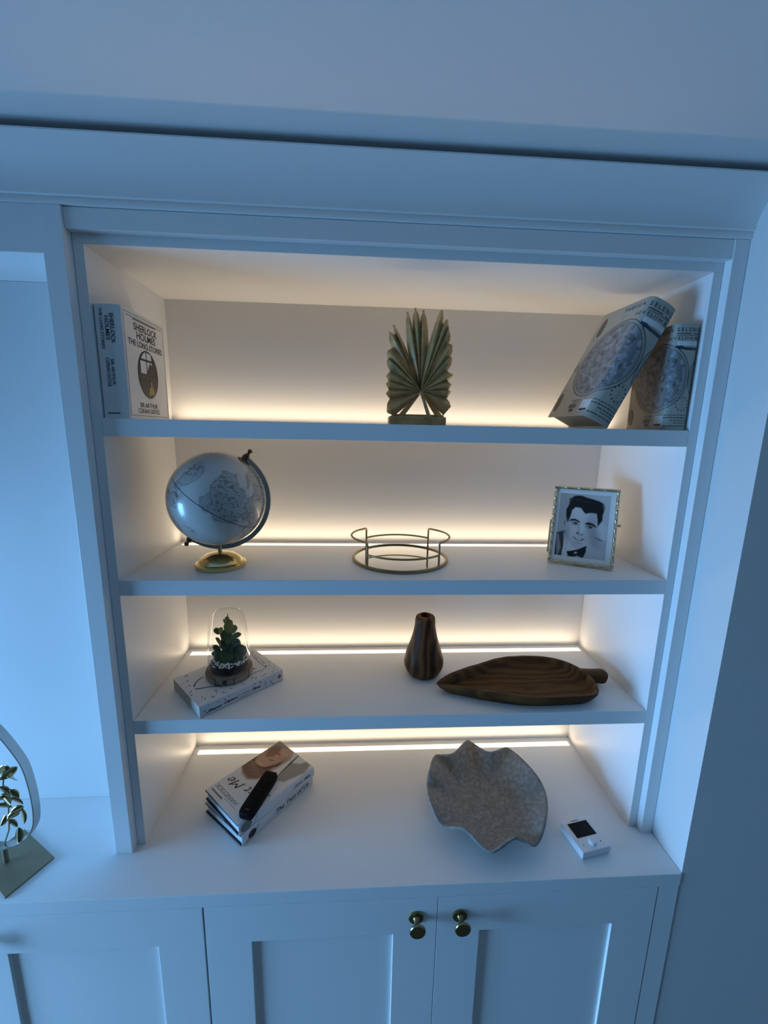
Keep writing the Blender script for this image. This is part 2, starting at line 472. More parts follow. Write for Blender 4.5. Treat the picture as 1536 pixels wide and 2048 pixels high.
# ------------------------------------------------------------------ books with printed covers
def jacket(T, Wd, L, r, tk=.0018, bulge=0.0, r2=None):
    """outline of a wrapped cover in (x,y): cover at x=0, spine along y=0, other cover at x=T.
    returns a list of (x,y) from (0,Wd) round to (T,Wd)"""
    r2 = r2 or r
    pts = [(0, Wd), (0, r)]
    for i in range(1, 8):
        a = i / 8 * math.pi / 2; pts.append((r - r * math.cos(a), r - r * math.sin(a)))
    k = 8
    for i in range(k + 1):
        x = r + (T - r - r2) * i / k
        pts.append((x, -bulge * math.sin(math.pi * i / k)))
    for i in range(1, 8):
        a = i / 8 * math.pi / 2; pts.append((T - r2 + r2 * math.sin(a), r2 - r2 * math.cos(a)))
    pts += [(T, r2), (T, Wd)]
    return pts
def shell(path, tk):
    """closed thin outline offset inwards"""
    inner = []
    k = len(path)
    for i in range(k):
        a = path[max(0, i - 1)]; b = path[min(k - 1, i + 1)]
        dx, dy = b[0] - a[0], b[1] - a[1]; l = math.hypot(dx, dy)
        inner.append((path[i][0] - dy / l * tk * 1.0, path[i][1] + dx / l * tk))
    return path + inner[::-1]
def path_map(path, s_zero, eps=.0004):
    """fn(s,t): s runs along the path, 0 where the length is s_zero; lifted off the surface by eps"""
    L = [0.0]
    for a, b in zip(path, path[1:]): L.append(L[-1] + math.hypot(b[0] - a[0], b[1] - a[1]))
    def fn(s, t, lift=0.0):
        q = min(max(s + s_zero, 0.0), L[-1] - 1e-6)
        i = 0
        while L[i + 1] < q: i += 1
        f = (q - L[i]) / (L[i + 1] - L[i]); a, b = path[i], path[i + 1]
        dx, dy = (b[0] - a[0]) / (L[i + 1] - L[i]), (b[1] - a[1]) / (L[i + 1] - L[i])
        e = eps + lift
        return (a[0] + (b[0] - a[0]) * f + dy * e, a[1] + (b[1] - a[1]) * f - dx * e, t)
    return fn

# ---- tall cream book standing at the left end of the top shelf
JK_W = mat('cream_dust_jacket', (0.76, 0.73, 0.69), 0.38, coat=0.15)
OVAL = mat('dark_oval_print', (0.022, 0.014, 0.009), 0.4)
YEL = mat('yellow_lamp_print', (0.36, 0.27, 0.06), 0.4)
BRN = mat('brown_room_print', (0.055, 0.032, 0.020), 0.4)
T, Wd, H = .0445, .1515, .1850
bk = thing('book', 'thick cream hardback standing upright at the left end of the top shelf', 'book', (.0013, .0052, Z1 + .0003))
# local x runs along the spine, the visible cover is at x = T
pth = [(T - x, y) for x, y in jacket(T, Wd, H, .0045, bulge=.0010)]
pth = pth[::-1]
MB().prism(shell(pth, .0018), 0, H, lambda a, b, z: (a, b, z)).build('dust_jacket', JK_W, bk, smooth=30)
MB().box(.0022, T - .0022, .005, Wd - .003, .0028, H - .0028).build('page_block', PAGES, bk)
cov = lambda u, v: (T + .0003, u, v)
cov2 = lambda u, v: (T + .0006, u, v)
cov3 = lambda u, v: (T + .0009, u, v)
spn = lambda a, b: (b, -.0014, a)
m = MB()
bd = [(.0055, .0065), (.0055, .1795), (.1475, .1795), (.1475, .0065)]
m.ribbon(bd, .0011, cov, closed=True)
m.ribbon([(.014, .1745), (.139, .1745)], .0008, cov).ribbon([(.035, .1722), (.118, .1722)], .0018, cov)
def T2(mm, s, u0, v0, w, h, fn, shear=0): mm.text(s, w, h, lambda x, y: fn(u0 + x, v0 + y), shear)
T2(m, 'SHERLOCK', .0370, .1545, .0850, .0125, cov)
T2(m, 'HOLMES', .0450, .1405, .0690, .0125, cov)
T2(m, 'THE LONG STORIES', .0150, .1270, .1230, .0105, cov)
T2(m, 'SIR ARTHUR', .0370, .0215, .0660, .0085, cov)
T2(m, 'CONAN DOYLE', .0290, .0110, .0800, .0085, cov)
m.disc(.0765, .0820, .0375, .0430, cov, 40)
m.build('cover_lettering', [INK], bk, kind='stuff')
m = MB()
m.disc(.0765, .0820, .0360, .0415, cov2, 40); m.cur = 1
def clipoval(pts):       # keep print inside the oval
    o = []
    for u, v in pts:
        x, y = (u - .0765) / .0350, (v - .0820) / .0405; l = math.hypot(x, y)
        if l > 1: x, y = x / l, y / l
        o.append((.0765 + x * .0350, .0820 + y * .0405))
    return o
for q in ([(.052, .109), (.070, .109), (.070, .122), (.062, .122)], [(.073, .109), (.091, .109), (.089, .120), (.073, .122)],
          [(.049, .083), (.070, .083), (.070, .105), (.049, .105)], [(.073, .083), (.092, .083), (.092, .105), (.073, .105)]):
    m.flat(clipoval(q), cov3)
m.cur = 2
m.flat(clipoval([(.046, .0745), (.106, .0745), (.106, .0790), (.046, .0790)]), cov3)
m.flat(clipoval([(.070, .083), (.098, .083), (.095, .099), (.084, .104), (.078, .096)]), lambda u, v: (T + .0012, u, v))
m.cur = 3
m.flat(clipoval([(.072, .045), (.096, .045), (.092, .058), (.088, .061), (.087, .070), (.083, .072), (.081, .060), (.075, .057)]), cov3)
m.build('cover_picture', [OVAL, PAPER, BRN, YEL], bk, kind='stuff')
m = MB()
def spine_text(mm, s, x0, ztop, length, h): mm.text(s, length, h, lambda a, b: (x0 + b, -.0016, ztop - a))
SPB = mat('blue_spine_ink', (0.02, 0.05, 0.09), 0.5)
spine_text(m, 'SHERLOCK', .0258, .1710, .0480, .0068)
spine_text(m, 'HOLMES', .0175, .1665, .0380, .0068)
spine_text(m, 'THE LONG STORIES', .0095, .1790, .0650, .0050)
spine_text(m, 'SIR ARTHUR', .0215, .0980, .0420, .0050)
spine_text(m, 'CONAN DOYLE', .0135, .1000, .0470, .0060)
m.ribbon([(.0085, .0088), (.0290, .0088)], .0018, lambda a, b: (a, -.0016, b))
m.build('spine_lettering', SPB, bk, kind='stuff')

# ---- two map-printed keepsake boxes shaped like books, large one leaning on the small one
BOARD = mat('grey_green_board', (0.42, 0.42, 0.36), 0.7)
MAPL = mat('map_lines', (0.030, 0.036, 0.050), 0.5)
MAPG = mat('map_grey_print', (0.115, 0.105, 0.085), 0.5)
MAPW = mat('map_pale_label', (0.66, 0.67, 0.66), 0.5)
def map_box(k, label, loc, rot, group):
    w, d, h = .0551 * k, .1390 * k, .2371 * k
    t = thing('book_box', label, 'book box', loc, rot, group)
    path = jacket(w, d, h, .0150 * k, bulge=.0022 * k, r2=.008 * k)
    s0 = (d - .015 * k) + .015 * k * math.pi / 4
    fn0 = path_map(path, s0, .0); total = s0 + .055 * k + .03
    # paper sheet, colour printed on it (moon discs with mottled seas)
    cv = Canvas(d + w + d - .02, h, 210, 160, lin(172, 165, 150))
    U, V = cv.U - s0, cv.V
    nz = np.array([[noise.fractal(Vector((u * 85 / k, v * 85 / k, 3.1)), .75, 2.1, 6) for u, v in zip(ru, rv)] for ru, rv in zip(U, V)])
    for cs in (-.040 * k, .118 * k):
        r = np.hypot(U - cs, V - .120 * k)
        a = ((.072 * k - r) / .002).clip(0, 1)
        tone = (0.22 + 0.15 * nz + 0.05 * np.sin(U * 300 / k + 6 * nz)).clip(0.03, 0.46)
        for ch, f in enumerate((1.0, 1.0, 1.02)): cv.c[..., ch] = cv.c[..., ch] * (1 - a) + tone * f * a
        b = ((r - .0785 * k) < 0) & (r > .072 * k)
        cv.c[b] = lin(156, 151, 140)
    smap = path_map(path, 0.0, .0002)
    cv.build('printed_wrap', PRINT, t, lambda u, v: smap(u, v))
    MB().prism(shell(path, .0020 * k), 0, h, lambda a, b, z: (a, b, z)).build('box_cover', PAPER, t, smooth=30)
    MB().box(.0021 * k, w - .0021 * k, .008 * k, d - .004 * k, .005 * k, h - .005 * k).build('box_tray', BOARD, t)
    fn = path_map(path, s0, .0005)
    F = lambda s, v: fn(s * k, v * k)
    F2 = lambda s, v: fn(s * k, v * k, .0003)
    m = MB()
    for cs in (-.040, .118):
        m.ring(cs, .120, .0785, .0785, .0012, F, 72); m.ring(cs, .120, .0720, .0720, .0010, F, 72)
    for a in range(0, 12):
        an = a / 12 * 2 * math.pi
        m.disc(.0325 + .0150 * math.cos(an), .0600 + .0150 * math.sin(an), .0022, .0013, F, 8, an)
    m.ribbon([(.010, .060), (.045, .060)], .0004, F).ribbon([(.0325, .052), (.0325, .070)], .0004, F)
    m.ribbon([(.001 + .0545 * q / 24, .1880 - .0050 * min(1, q / 10)) for q in range(25)], .0058, F)
    m.disc(.0105, .1860, .0060, .0042, F, 12)
    for j, (a, b, v, wd) in enumerate([(-.004, .052, .0345, .0016), (-.006, .050, .0285, .0022), (.010, .052, .0220, .0018), (.018, .050, .0165, .0016),
                           (-.020, .050, .0095, .0020), (-.070, -.040, .0335, .0018), (-.066, -.044, .0285, .0012)]):
        x = a
        while x < b:                              # rows of fine, unreadable print
            x2 = min(b, x + random.uniform(.004, .009)); m.ribbon([(x, v), ((x + x2) / 2, v), (x2, v)], wd * .9, F); x = x2 + .0014
    m.ribbon([(-.030 + .022 * q / 8, .0122) for q in range(9)], .0046, F2)
    m.flat([(-.0640, .0090), (-.0510, .0090), (-.0510, .0150), (-.0640, .0150)], F2)
    def TT(s, a, b, v, hh, sh=0): m.text(s, b - a, hh, lambda x, y: F(a + x, v + y), sh)
    TT('T A B U L A', -.0640, -.0080, .2205, .0080); TT('S E L E N O G R A P H I C A', .0000, .1250, .2205, .0080)
    TT('H E V E L I I', -.0200, .0235, .2025, .0070); TT('quam', .0275, .0370, .2030, .0045, .3); TT('RICCIOLI', .0415, .0850, .2020, .0078)
    m.ribbon([(-.060, .2110), (-.006, .2110)], .0007, F)
    m.ribbon([(q * .003, .2160) for q in range(11)], .0018, F); m.ribbon([(.036 + q * .003, .2155) for q in range(16)], .0018, F)
    m.ribbon([(q * .004, .2122) for q in range(22)], .0009, F)
    m.cur = 1
    m.disc(-.1160, .2020, .0090, .0215, F, 24, 0.06)
    m.disc(-.1230, .0330, .0090, .0215, F, 16, 0.06)
    m.ring(-.1160, .1960, .0135, .0240, .0008, F, 20, 0, math.pi, 1.7 * math.pi)
    m.ring(-.1210, .0390, .0135, .0240, .0008, F, 20, 0, .3 * math.pi, math.pi)
    for a in range(8):
        an = a / 8 * 2 * math.pi
        m.disc(-.1270 + .0045 * math.cos(an), .1130 + .0065 * math.sin(an), .0034, .0010, F, 6, an)
    m.flat([(-.0720, .0170), (-.0480, .0170), (-.0480, .0255), (-.0720, .0255)], F)
    m.cur = 2
    m.ribbon([(-.033 + .028 * q / 12, .0208) for q in range(13)], .0245, F)
    m.ribbon([(.003 + .050 * q / 16, .1945) for q in range(17)], .0100, F)
    m.build('map_lettering', [MAPL, MAPG, MAPW], t, kind='stuff')
    return t
cx, cy, th, ph, _, w_, _ = ML
e1 = Vector((math.cos(ph), math.sin(ph), 0)); nn = Vector((-math.sin(ph), math.cos(ph), 0)); zz = Vector((0, 0, 1))
up = zz * math.cos(th) + e1 * math.sin(th); sp = e1 * math.cos(th) - zz * math.sin(th)
Dp = Vector((cx, cy, Z1 + .0004)) - sp * w_
rot = Matrix((sp, nn, up)).transposed().to_euler()
map_box(1.0, 'larger book-shaped box printed with an old moon map, leaning to the right', Dp, rot, None)
map_box(.792, 'smaller book-shaped box printed with an old moon map, standing against the right side panel', (1.0130, .0062, Z1 + .0003), (0, 0, 0), None)
# ------------------------------------------------------------------ gilded palm leaf ornament on the top shelf
PALM = mat('aged_bronze_gilt', (0.56, 0.38, 0.16), 0.42, 0.12, vary=(60, (0.37, 0.25, 0.105), 0.35, 0.7), bump=(160, 0.25))
PY = .100
pl = thing('leaf_ornament', 'aged gold fan palm leaf ornament at the middle of the top shelf', 'ornament', (.5610, PY, Z1))
hx, hz = PALM_MISC[0]
bx0, bx1 = .5030, .6195
bt = .8990
part('base', MB().box(bx0, bx1, PY - .004, PY + .040, Z1 + .0002, bt), PALM, pl, bevel=.003)
for i, (tx, tz) in enumerate(PALM_TIPS):
    a, b = PALM_NOTCH[i], PALM_NOTCH[i + 1]
    L = math.hypot(tx - hx, tz - hz)
    n = 8; rid = []; le = []; ri = []
    def edge(notch, t):
        # straight from the hub to the notch, then a swelling curve to the tip
        dn = math.hypot(notch[0] - hx, notch[1] - hz) / L
        if t <= dn or dn > .97: 
            q = t / max(dn, .01); return (hx + (notch[0] - hx) * min(q, 1), hz + (notch[1] - hz) * min(q, 1))
        f = (t - dn) / (1 - dn)
        ax, az = hx + (tx - hx) * t, hz + (tz - hz) * t
        bx, bz = hx + (notch[0] - hx) * dn / dn, hz + (notch[1] - hz) * dn / dn
        ox, oz = bx - (hx + (tx - hx) * dn), bz - (hz + (tz - hz) * dn)
        g = (1 - f) ** .62 * (1 + .35 * f)
        return (ax + ox * g, az + oz * g)
    ts = [j / 13 for j in range(14)]
    vs = []
    for t in ts:
        t2 = max(t, .02)
        l_ = edge(a, t2); r_ = edge(b, t2)
        c_ = (hx + (tx - hx) * t2, hz + (tz - hz) * t2)
        wv = math.hypot(l_[0] - r_[0], l_[1] - r_[1])
        fw = .010 * math.sin(math.pi * min(t2, 1) * .55) * 0.6
        vs += [(l_[0], PY + .002 - fw + .0, l_[1]), (c_[0], PY - .0010 - fw - .20 * wv, c_[1]), (r_[0], PY + .002 - fw, r_[1])]
    fs = []
    for j in range(13):
        for q in (0, 1): fs.append((j * 3 + q, j * 3 + q + 1, j * 3 + q + 4, j * 3 + q + 3))
    part('leaf_blade', MB().add(vs, fs), PALM, pl, solid=(.0030, 1), smooth=25)
part('leaf_stalk', MB().tube([(hx, PY - .008, hz), (hx + .008, PY - .010, hz - .024), (PALM_MISC[1][0], PY - .007, PALM_MISC[1][1])], [.0035, .0032, .0042], 10), PALM, pl, smooth=60)
part('leaf_stalk', MB().tube([(hx - .004, PY + .002, hz - .004), (PALM_MISC[2][0], PY + .004, bt - .0005)], [.004, .0055], 8), PALM, pl, smooth=60)
part('leaf_stalk', MB().tube([(hx + .008, PY + .002, hz - .004), (PALM_MISC[3][0], PY + .004, bt - .0005)], [.0045, .0065], 8), PALM, pl, smooth=60)
part('support', MB().box(.5085, .6150, PY + .004, PY + .010, bt - .001, bt + .004), PALM, pl)

# ------------------------------------------------------------------ desk globe
def globe_mat():
    m = bpy.data.materials.new('globe_print'); m.use_nodes = True
    nt = m.node_tree; b = nt.nodes['Principled BSDF']; L = nt.links.new
    tc = nt.nodes.new('ShaderNodeTexCoord')
    def nz(scale, det, dist=0.0):
        n = nt.nodes.new('ShaderNodeTexNoise'); n.inputs['Scale'].default_value = scale; n.inputs['Detail'].default_value = det
        n.inputs['Distortion'].default_value = dist
        L(tc.outputs['Object'], n.inputs['Vector']); return n
    def ramp(src, stops):
        r = nt.nodes.new('ShaderNodeValToRGB'); cr = r.color_ramp
        cr.elements[0].position, cr.elements[0].color = stops[0][0], (*[stops[0][1]] * 3, 1)
        cr.elements[1].position, cr.elements[1].color = stops[-1][0], (*[stops[-1][1]] * 3, 1)
        for p_, v_ in stops[1:-1]:
            e = cr.elements.new(p_); e.color = (v_, v_, v_, 1)
        L(src, r.inputs[0]); return r
    def mul(a, b_):
        x = nt.nodes.new('ShaderNodeMix'); x.data_type = 'RGBA'; x.blend_type = 'MULTIPLY'; x.inputs[0].default_value = 1
        L(a, x.inputs[6]); L(b_, x.inputs[7]); return x
    land = ramp(nz(13, 7, .4).outputs['Fac'], [(.49, 1.0), (.515, .50), (.54, .78), (.75, .62)])
    txt = ramp(nz(170, 3, 1.2).outputs['Fac'], [(.40, 1.0), (.53, 1.0), (.58, .45)])
    zone = ramp(nz(14, 2).outputs['Fac'], [(.46, 0.0), (.56, 1.0)])
    mx = nt.nodes.new('ShaderNodeMix'); mx.data_type = 'RGBA'
    L(zone.outputs[0], mx.inputs[0]); mx.inputs[6].default_value = (1, 1, 1, 1); L(txt.outputs[0], mx.inputs[7])
    sep = nt.nodes.new('ShaderNodeSeparateXYZ'); L(tc.outputs['Object'], sep.inputs[0])
    ab = nt.nodes.new('ShaderNodeMath'); ab.operation = 'ABSOLUTE'; L(sep.outputs[2], ab.inputs[0])
    sc = nt.nodes.new('ShaderNodeMath'); sc.operation = 'MULTIPLY'; sc.inputs[1].default_value = 10; L(ab.outputs[0], sc.inputs[0])
    eq = ramp(sc.outputs[0], [(.0, .06), (.0065, .06), (.0085, 1.0)])
    c0 = nt.nodes.new('ShaderNodeRGB'); c0.outputs[0].default_value = (.60, .575, .54, 1)
    r1 = mul(land.outputs[0], c0.outputs[0]); r2 = mul(mx.outputs[2], r1.outputs[2]); r3 = mul(eq.outputs[0], r2.outputs[2])
    L(r3.outputs[2], b.inputs['Base Color'])
    b.inputs['Roughness'].default_value = .28; b.inputs['Coat Weight'].default_value = .4; b.inputs['Coat Roughness'].default_value = .08
    return m
GX, GY, GZ, GR = .1585, .0900, .7277, .0945
gb = thing('desk_globe', 'pale grey desk globe in a metal half ring on a brass foot, second shelf', 'globe', (GX - .001, GY, Z2))
part('foot', MB().lathe([(0, .0003), (.0490, .0003), (.0500, .0012), (.0500, .0080), (.0485, .0095), (.0440, .0110), (.0400, .0170), (.0310, .0235),
                         (.0180, .0275), (.0070, .0288), (0, .0290)], 56, (GX - .001, GY, Z2)), BRASS, gb, smooth=35)
part('stem', MB().lathe([(.0045, 0), (.0045, .016), (.0060, .0165), (.0060, .0185), (0, .019)], 20, (GX - .001, GY, Z2 + .0285)), BRASS, gb, smooth=40)
tl = math.radians(35.5); ax = Vector((math.sin(tl), 0, math.cos(tl))); pr_ = Vector((math.cos(tl), 0, -math.sin(tl)))
Cg = Vector((GX, GY, GZ))
ball = MB()
ball.lathe([(GR * math.sin(math.pi * j / 48), -GR * math.cos(math.pi * j / 48)) for j in range(49)], 96)
bo = ball.build('ball', globe_mat(), gb, smooth=60)
bo.location = Cg - gb.location; bo.rotation_euler = (0, tl, math.radians(0))
arc = []
for j in range(49):
    a = math.radians(-4) + math.radians(188) * j / 48
    arc.append(Cg + (ax * math.cos(a) + pr_ * math.sin(a)) * .1010)
part('meridian_ring', MB().tube(arc, 0, rect=(.0092, .0050, (0, 1, 0))), STEEL, gb, bevel=.0006)
for sgn in (1, -1):
    c = Cg + ax * sgn * (GR - .001)
    pv = MB().lathe([(0, 0), (.0135 if sgn > 0 else .006, .0003), (.0120 if sgn > 0 else .005, .0022), (.0060, .0040), (.0055, .0150), (.0042, .0155), (.0030, .0180),
                     (.0030, .0200), (.0048, .0225), (.0048, .0250), (.0030, .0275), (0, .0280)], 20, c, ax * sgn)
    part('pivot', pv, mat('dark_pivot_metal', (.16, .13, .09), .35, 1.0), gb, smooth=40)

# ------------------------------------------------------------------ round mirrored tray with wire gallery
MIRR = mat('mirror_glass', (.66, .68, .69), .05, 1.0)
GOLDW = mat('pale_gold_wire', (.34, .27, .15), .36, 1.0)
TX, TY, TR = .5370, .1400, .1060
tr = thing('mirror_tray', 'round mirrored tray with gold wire rail and two loop handles', 'tray', (TX, TY, Z2))
part('mirror', MB().lathe([(0, .0012), (TR - .004, .0012), (TR - .004, .0040), (0, .0040)], 64, (TX, TY, Z2)), MIRR, tr)
part('rim', MB().lathe([(TR - .0042, .0004), (TR, .0004), (TR + .0010, .0035), (TR, .0068), (TR - .0042, .0068), (TR - .0042, .0004)], 72, (TX, TY, Z2)), GOLDW, tr, smooth=35)
def cpt(a, r, h): return (TX + r * math.cos(a), TY + r * math.sin(a), Z2 + h)
HA = math.radians(44)
for c0 in (math.pi / 2, -math.pi / 2):
    a0, a1 = c0 - (math.pi / 2 - HA), c0 + (math.pi / 2 - HA)
    part('rail', MB().tube([cpt(a0 + (a1 - a0) * j / 28, TR - .002, .0300) for j in range(29)], .0023, 8), GOLDW, tr, smooth=60)
for c0 in (0.0, math.pi):
    pts = [cpt(c0 - HA, TR - .002, .0050), cpt(c0 - HA, TR - .002, .030), cpt(c0 - HA, TR - .002, .048), cpt(c0 - HA * .98, TR - .003, .0525)]
    pts += [cpt(c0 + HA * (-.90 + 1.80 * j / 14), TR - .006 + .009 * math.cos(math.pi * (j / 14 - .5)), .0545) for j in range(15)]
    pts += [cpt(c0 + HA * .98, TR - .003, .0525), cpt(c0 + HA, TR - .002, .048), cpt(c0 + HA, TR - .002, .030), cpt(c0 + HA, TR - .002, .0050)]
    part('handle', MB().tube(pts, .0023, 8), GOLDW, tr, smooth=60)

# ------------------------------------------------------------------ photo frame
FW, FH = .1310, .1728
fr = thing('photo_frame', 'gold bamboo style photo frame with a black and white portrait, second shelf', 'photo frame',
           (.8659, .1137, Z2 + .0036), (-.2859, 0, -.4853))
GB = mat('bamboo_gold', (.70, .61, .42), .24, 1.0)
bars = [((0, FH), (FW, FH)), ((0, 0), (FW, 0)), ((0, 0), (0, FH)), ((FW, 0), (FW, FH))]
for (x0, z0), (x1, z1) in bars:
    m = MB(); i_ = .0035
    hor = z0 == z1
    xa = x0 if hor else (i_ if x0 == 0 else FW - i_); za = (i_ if z0 == 0 else FH - i_) if hor else z0
    if hor: m.box(0, FW, .0015, .0105, za - .0032, za + .0032)
    else: m.box(xa - .0032, xa + .0032, .0015, .0105, .0066, FH - .0066)
    Ln = FW if hor else FH - .014; k = 5 if hor else 8
    st = 0 if hor else .007
    for j in range(k):
        a, b = st + Ln * j / k + .0008, st + Ln * (j + 1) / k - .0008
        p = (lambda t, r=0: (t, .0010, za)) if hor else (lambda t, r=0: (xa, .0010, t))
        m.tube([p(a), p(a + .0012), p(a + .003), p((a + b) / 2), p(b - .003), p(b - .0012), p(b)], [.0036, .0036, .0024, .0021, .0024, .0036, .0036], 10)
    m.build('frame_bar', GB, fr, smooth=40)
MB().box(.0066, FW - .0066, .0045, .0090, .0066, FH - .0066).build('mount', mat('bright_card', (.88, .88, .87), .5), fr)
MB().box(.004, FW - .004, .0106, .0120, .004, FH - .004).build('backing', BLACK, fr)
MB().tube([(FW / 2, .0125, FH * .62), (FW / 2, .0600, .0152)], 0, rect=(.030, .0025, (0, 1, 0))).build('easel_leg', BLACK, fr)
MB().lathe([(0, 0), (.0030, .0004), (.0030, .0060), (0, .0065)], 10, (FW + .0003, .005, FH * .55), (1, 0, 0)).build('clasp', GB, fr, smooth=40)
MB().box(-.0034, -.0001, .003, .010, FH * .12, FH * .55).build('hinge', GB, fr, bevel=.0006)
# printed portrait of a dark-haired young man in jacket and bow tie (sketch units -> metres)
PW, PH = .1005, .1400
def sk(x, y):
    a, b = x - 388, y - 262; det = 725 * 793 + 90 * 56
    u = (a * 793 + 90 * b) / det; v = (725 * b - 56 * a) / det
    return (u * PW, (1 - v) * PH)
def skp(*q): return [sk(*p_) for p_ in q]
g = lambda v: (min(v * 1.45, .8), min(v * 1.45, .8), min(v * 1.45, .8)) if v > .08 else (v, v, v)
cv = Canvas(PW, PH, 130, 170, g(.34))
def el(x, y, rx, ry, c, soft=.3, al=1., rot=0.): 
    cv.ell(*sk(x, y), rx / 735 * PW, ry / 800 * PH, g(c), soft, al, rot)
el(1000, 500, 260, 420, .42, 1.2, .7); el(420, 430, 130, 260, .26, 1.0, .6)
cv.poly(skp((870, 700), (1000, 650), (1070, 720), (1060, 860), (900, 870), (840, 860)), g(.46), .002)
cv.poly(skp((780, 930), (1010, 1000), (1000, 1150), (700, 1120)), g(.40), .002)
el(930, 850, 70, 14, .06, .6, .8, -.35)
cv.poly(skp((310, 780), (470, 735), (500, 860), (420, 990), (430, 1090), (280, 1070)), g(.055), .0008)
cv.poly(skp((330, 800), (360, 780), (395, 960), (350, 1060), (330, 1060)), g(.20), .001)
cv.poly(skp((445, 770), (500, 850), (560, 940), (640, 985), (520, 1010), (470, 1090), (400, 1080), (425, 950)), g(.52), .0008)
cv.poly(skp((440, 750), (452, 742), (418, 985), (400, 960)), g(.02), .0006)
el(452, 640, 32, 66, .30, .3); el(455, 645, 16, 40, .16, .6, .8)
face = skp((478, 640), (520, 540), (560, 470), (640, 430), (760, 470), (920, 500), (945, 620), (915, 720), (880, 790), (830, 880), (780, 930), (720, 965), (650, 982), (575, 945), (510, 870), (465, 770))
cv.poly(face, g(.40), .0008)
el(640, 520, 130, 90, .50, 1.2, .8); el(600, 760, 120, 110, .48, 1.2, .7); el(700, 920, 90, 50, .46, 1.0, .6)
el(870, 800, 70, 140, .22, 1.2, .75, .3); el(860, 620, 60, 90, .28, 1.2, .6); el(480, 780, 40, 120, .26, 1.2, .6)
el(700, 700, 30, 90, .50, 1.0, .8, .15); el(655, 720, 20, 60, .30, 1.2, .6, .1)
el(605, 655, 62, 26, .24, .8, .8, -.1); el(812, 700, 66, 26, .22, .8, .8, -.2)
el(600, 654, 40, 16, .05, .5); el(815, 702, 42, 16, .05, .5); el(582, 656, 12, 6, .5, .5, .8); el(790, 702, 12, 6, .5, .5, .8)
cv.poly(skp((505, 632), (545, 598), (610, 598), (680, 634), (660, 644), (600, 622), (545, 624)), g(.012), .0009)
cv.poly(skp((742, 655), (800, 640), (870, 662), (918, 706), (890, 706), (840, 680), (780, 676)), g(.012), .0009)
el(640, 778, 24, 12, .07, .6, .9); el(705, 796, 20, 9, .10, .6, .8); el(668, 800, 50, 12, .22, 1., .6)
cv.poly(skp((572, 818), (620, 838), (680, 850), (745, 850), (700, 876), (640, 872), (600, 850)), g(.07), .0009)
cv.poly(skp((598, 832), (640, 846), (700, 856), (690, 866), (640, 862)), g(.56), .0006)
el(650, 905, 60, 10, .24, 1., .6)
hair = skp((492, 650), (470, 560), (472, 480), (515, 410), (530, 345), (600, 302), (700, 302), (780, 330), (860, 350), (960, 380), (1020, 415), (1035, 460), (1000, 560), (995, 620), (955, 665), (925, 700), (925, 600), (912, 535), (830, 525), (750, 535), (715, 495), (690, 462), (610, 450), (560, 490), (540, 560))
cv.poly(hair, g(.006), .0010)
el(545, 350, 28, 22, .05, .7, .8); el(1015, 450, 12, 45, .16, .8, .6, .2); el(700, 370, 120, 16, .03, 1., .7, -.2)
cv.poly(skp((478, 1010), (560, 1000), (640, 985), (770, 935), (760, 1010), (730, 1070), (690, 1105), (640, 1060), (540, 1090), (500, 1070)), g(.008), .0008)
el(612, 1026, 24, 12, .45, .5, .8, .4); el(668, 1080, 16, 10, .32, .5, .7, .4)
cv.build('portrait_print', PRINTG, fr, lambda u, v: (.0130 + u, .0042, .0170 + v))

# ------------------------------------------------------------------ speckled paperback and glass cloche
PKM = mat('white_paperback_cover', (.64, .66, .68), .42)
DOT = mat('dot_ink', (.03, .04, .06), .5)
ORG = mat('orange_emblem', (.62, .08, .02), .5)
ya = math.atan2(.131, .141)
PL, PWD, PT = .1925, .1370, .0270
pk = thing('book', 'white speckled paperback lying on the third shelf under the glass cloche', 'book', (.1290, .0012, Z3 + .0003), (0, 0, ya))
# local: x along the spine, y depth, z thickness
jp = jacket(PT, PWD, PL, .0028, bulge=.0006)
MB().prism(shell(jp, .0006), 0, PL, lambda a, b, s: (s, b, a)).build('cover', PKM, pk, smooth=30)
MB().box(.0006, PL - .0006, .0010, PWD - .0006, .0008, PT - .0008).build('page_block', PAGES, pk)
top = lambda u, v: (u, v, PT + .0003)
spi = lambda u, v: (u, -.0011, v)
m = MB()
rr = random.Random(3)
for i in range(190):
    u, v = rr.uniform(.003, PL - .003), rr.uniform(.004, PWD - .004)
    if .020 < u < .172 and .036 < v < .112: continue
    r = rr.choice([.0010, .0013, .0016, .0019]); m.disc(u, v, r, r, top, 7)
for i in range(60):
    u, v = rr.uniform(.003, PL - .003), rr.uniform(.0030, PT - .0030)
    if .016 < u < .140 and v < .0175: continue
    if u > .172: continue
    r = rr.choice([.0008, .0012, .0015]); m.disc(u, v, r, r, spi, 7)
m.text('Eleanor', .0300, .0062, lambda x, y: spi(.0170 + x, .0066 + y), .3, .03)
m.text('Oliphant', .0300, .0068, lambda x, y: spi(.0510 + x, .0072 + y), .3, .03)
m.text('is completely', .0250, .0030, lambda x, y: spi(.0840 + x, .0120 + y), .3)
m.text('Fine', .0200, .0068, lambda x, y: spi(.1145 + x, .0090 + y), .3, .03)
m.ribbon([(.085, .0060), (.100, .0070), (.111, .0085), (.1125, .0120)], .0007, spi)
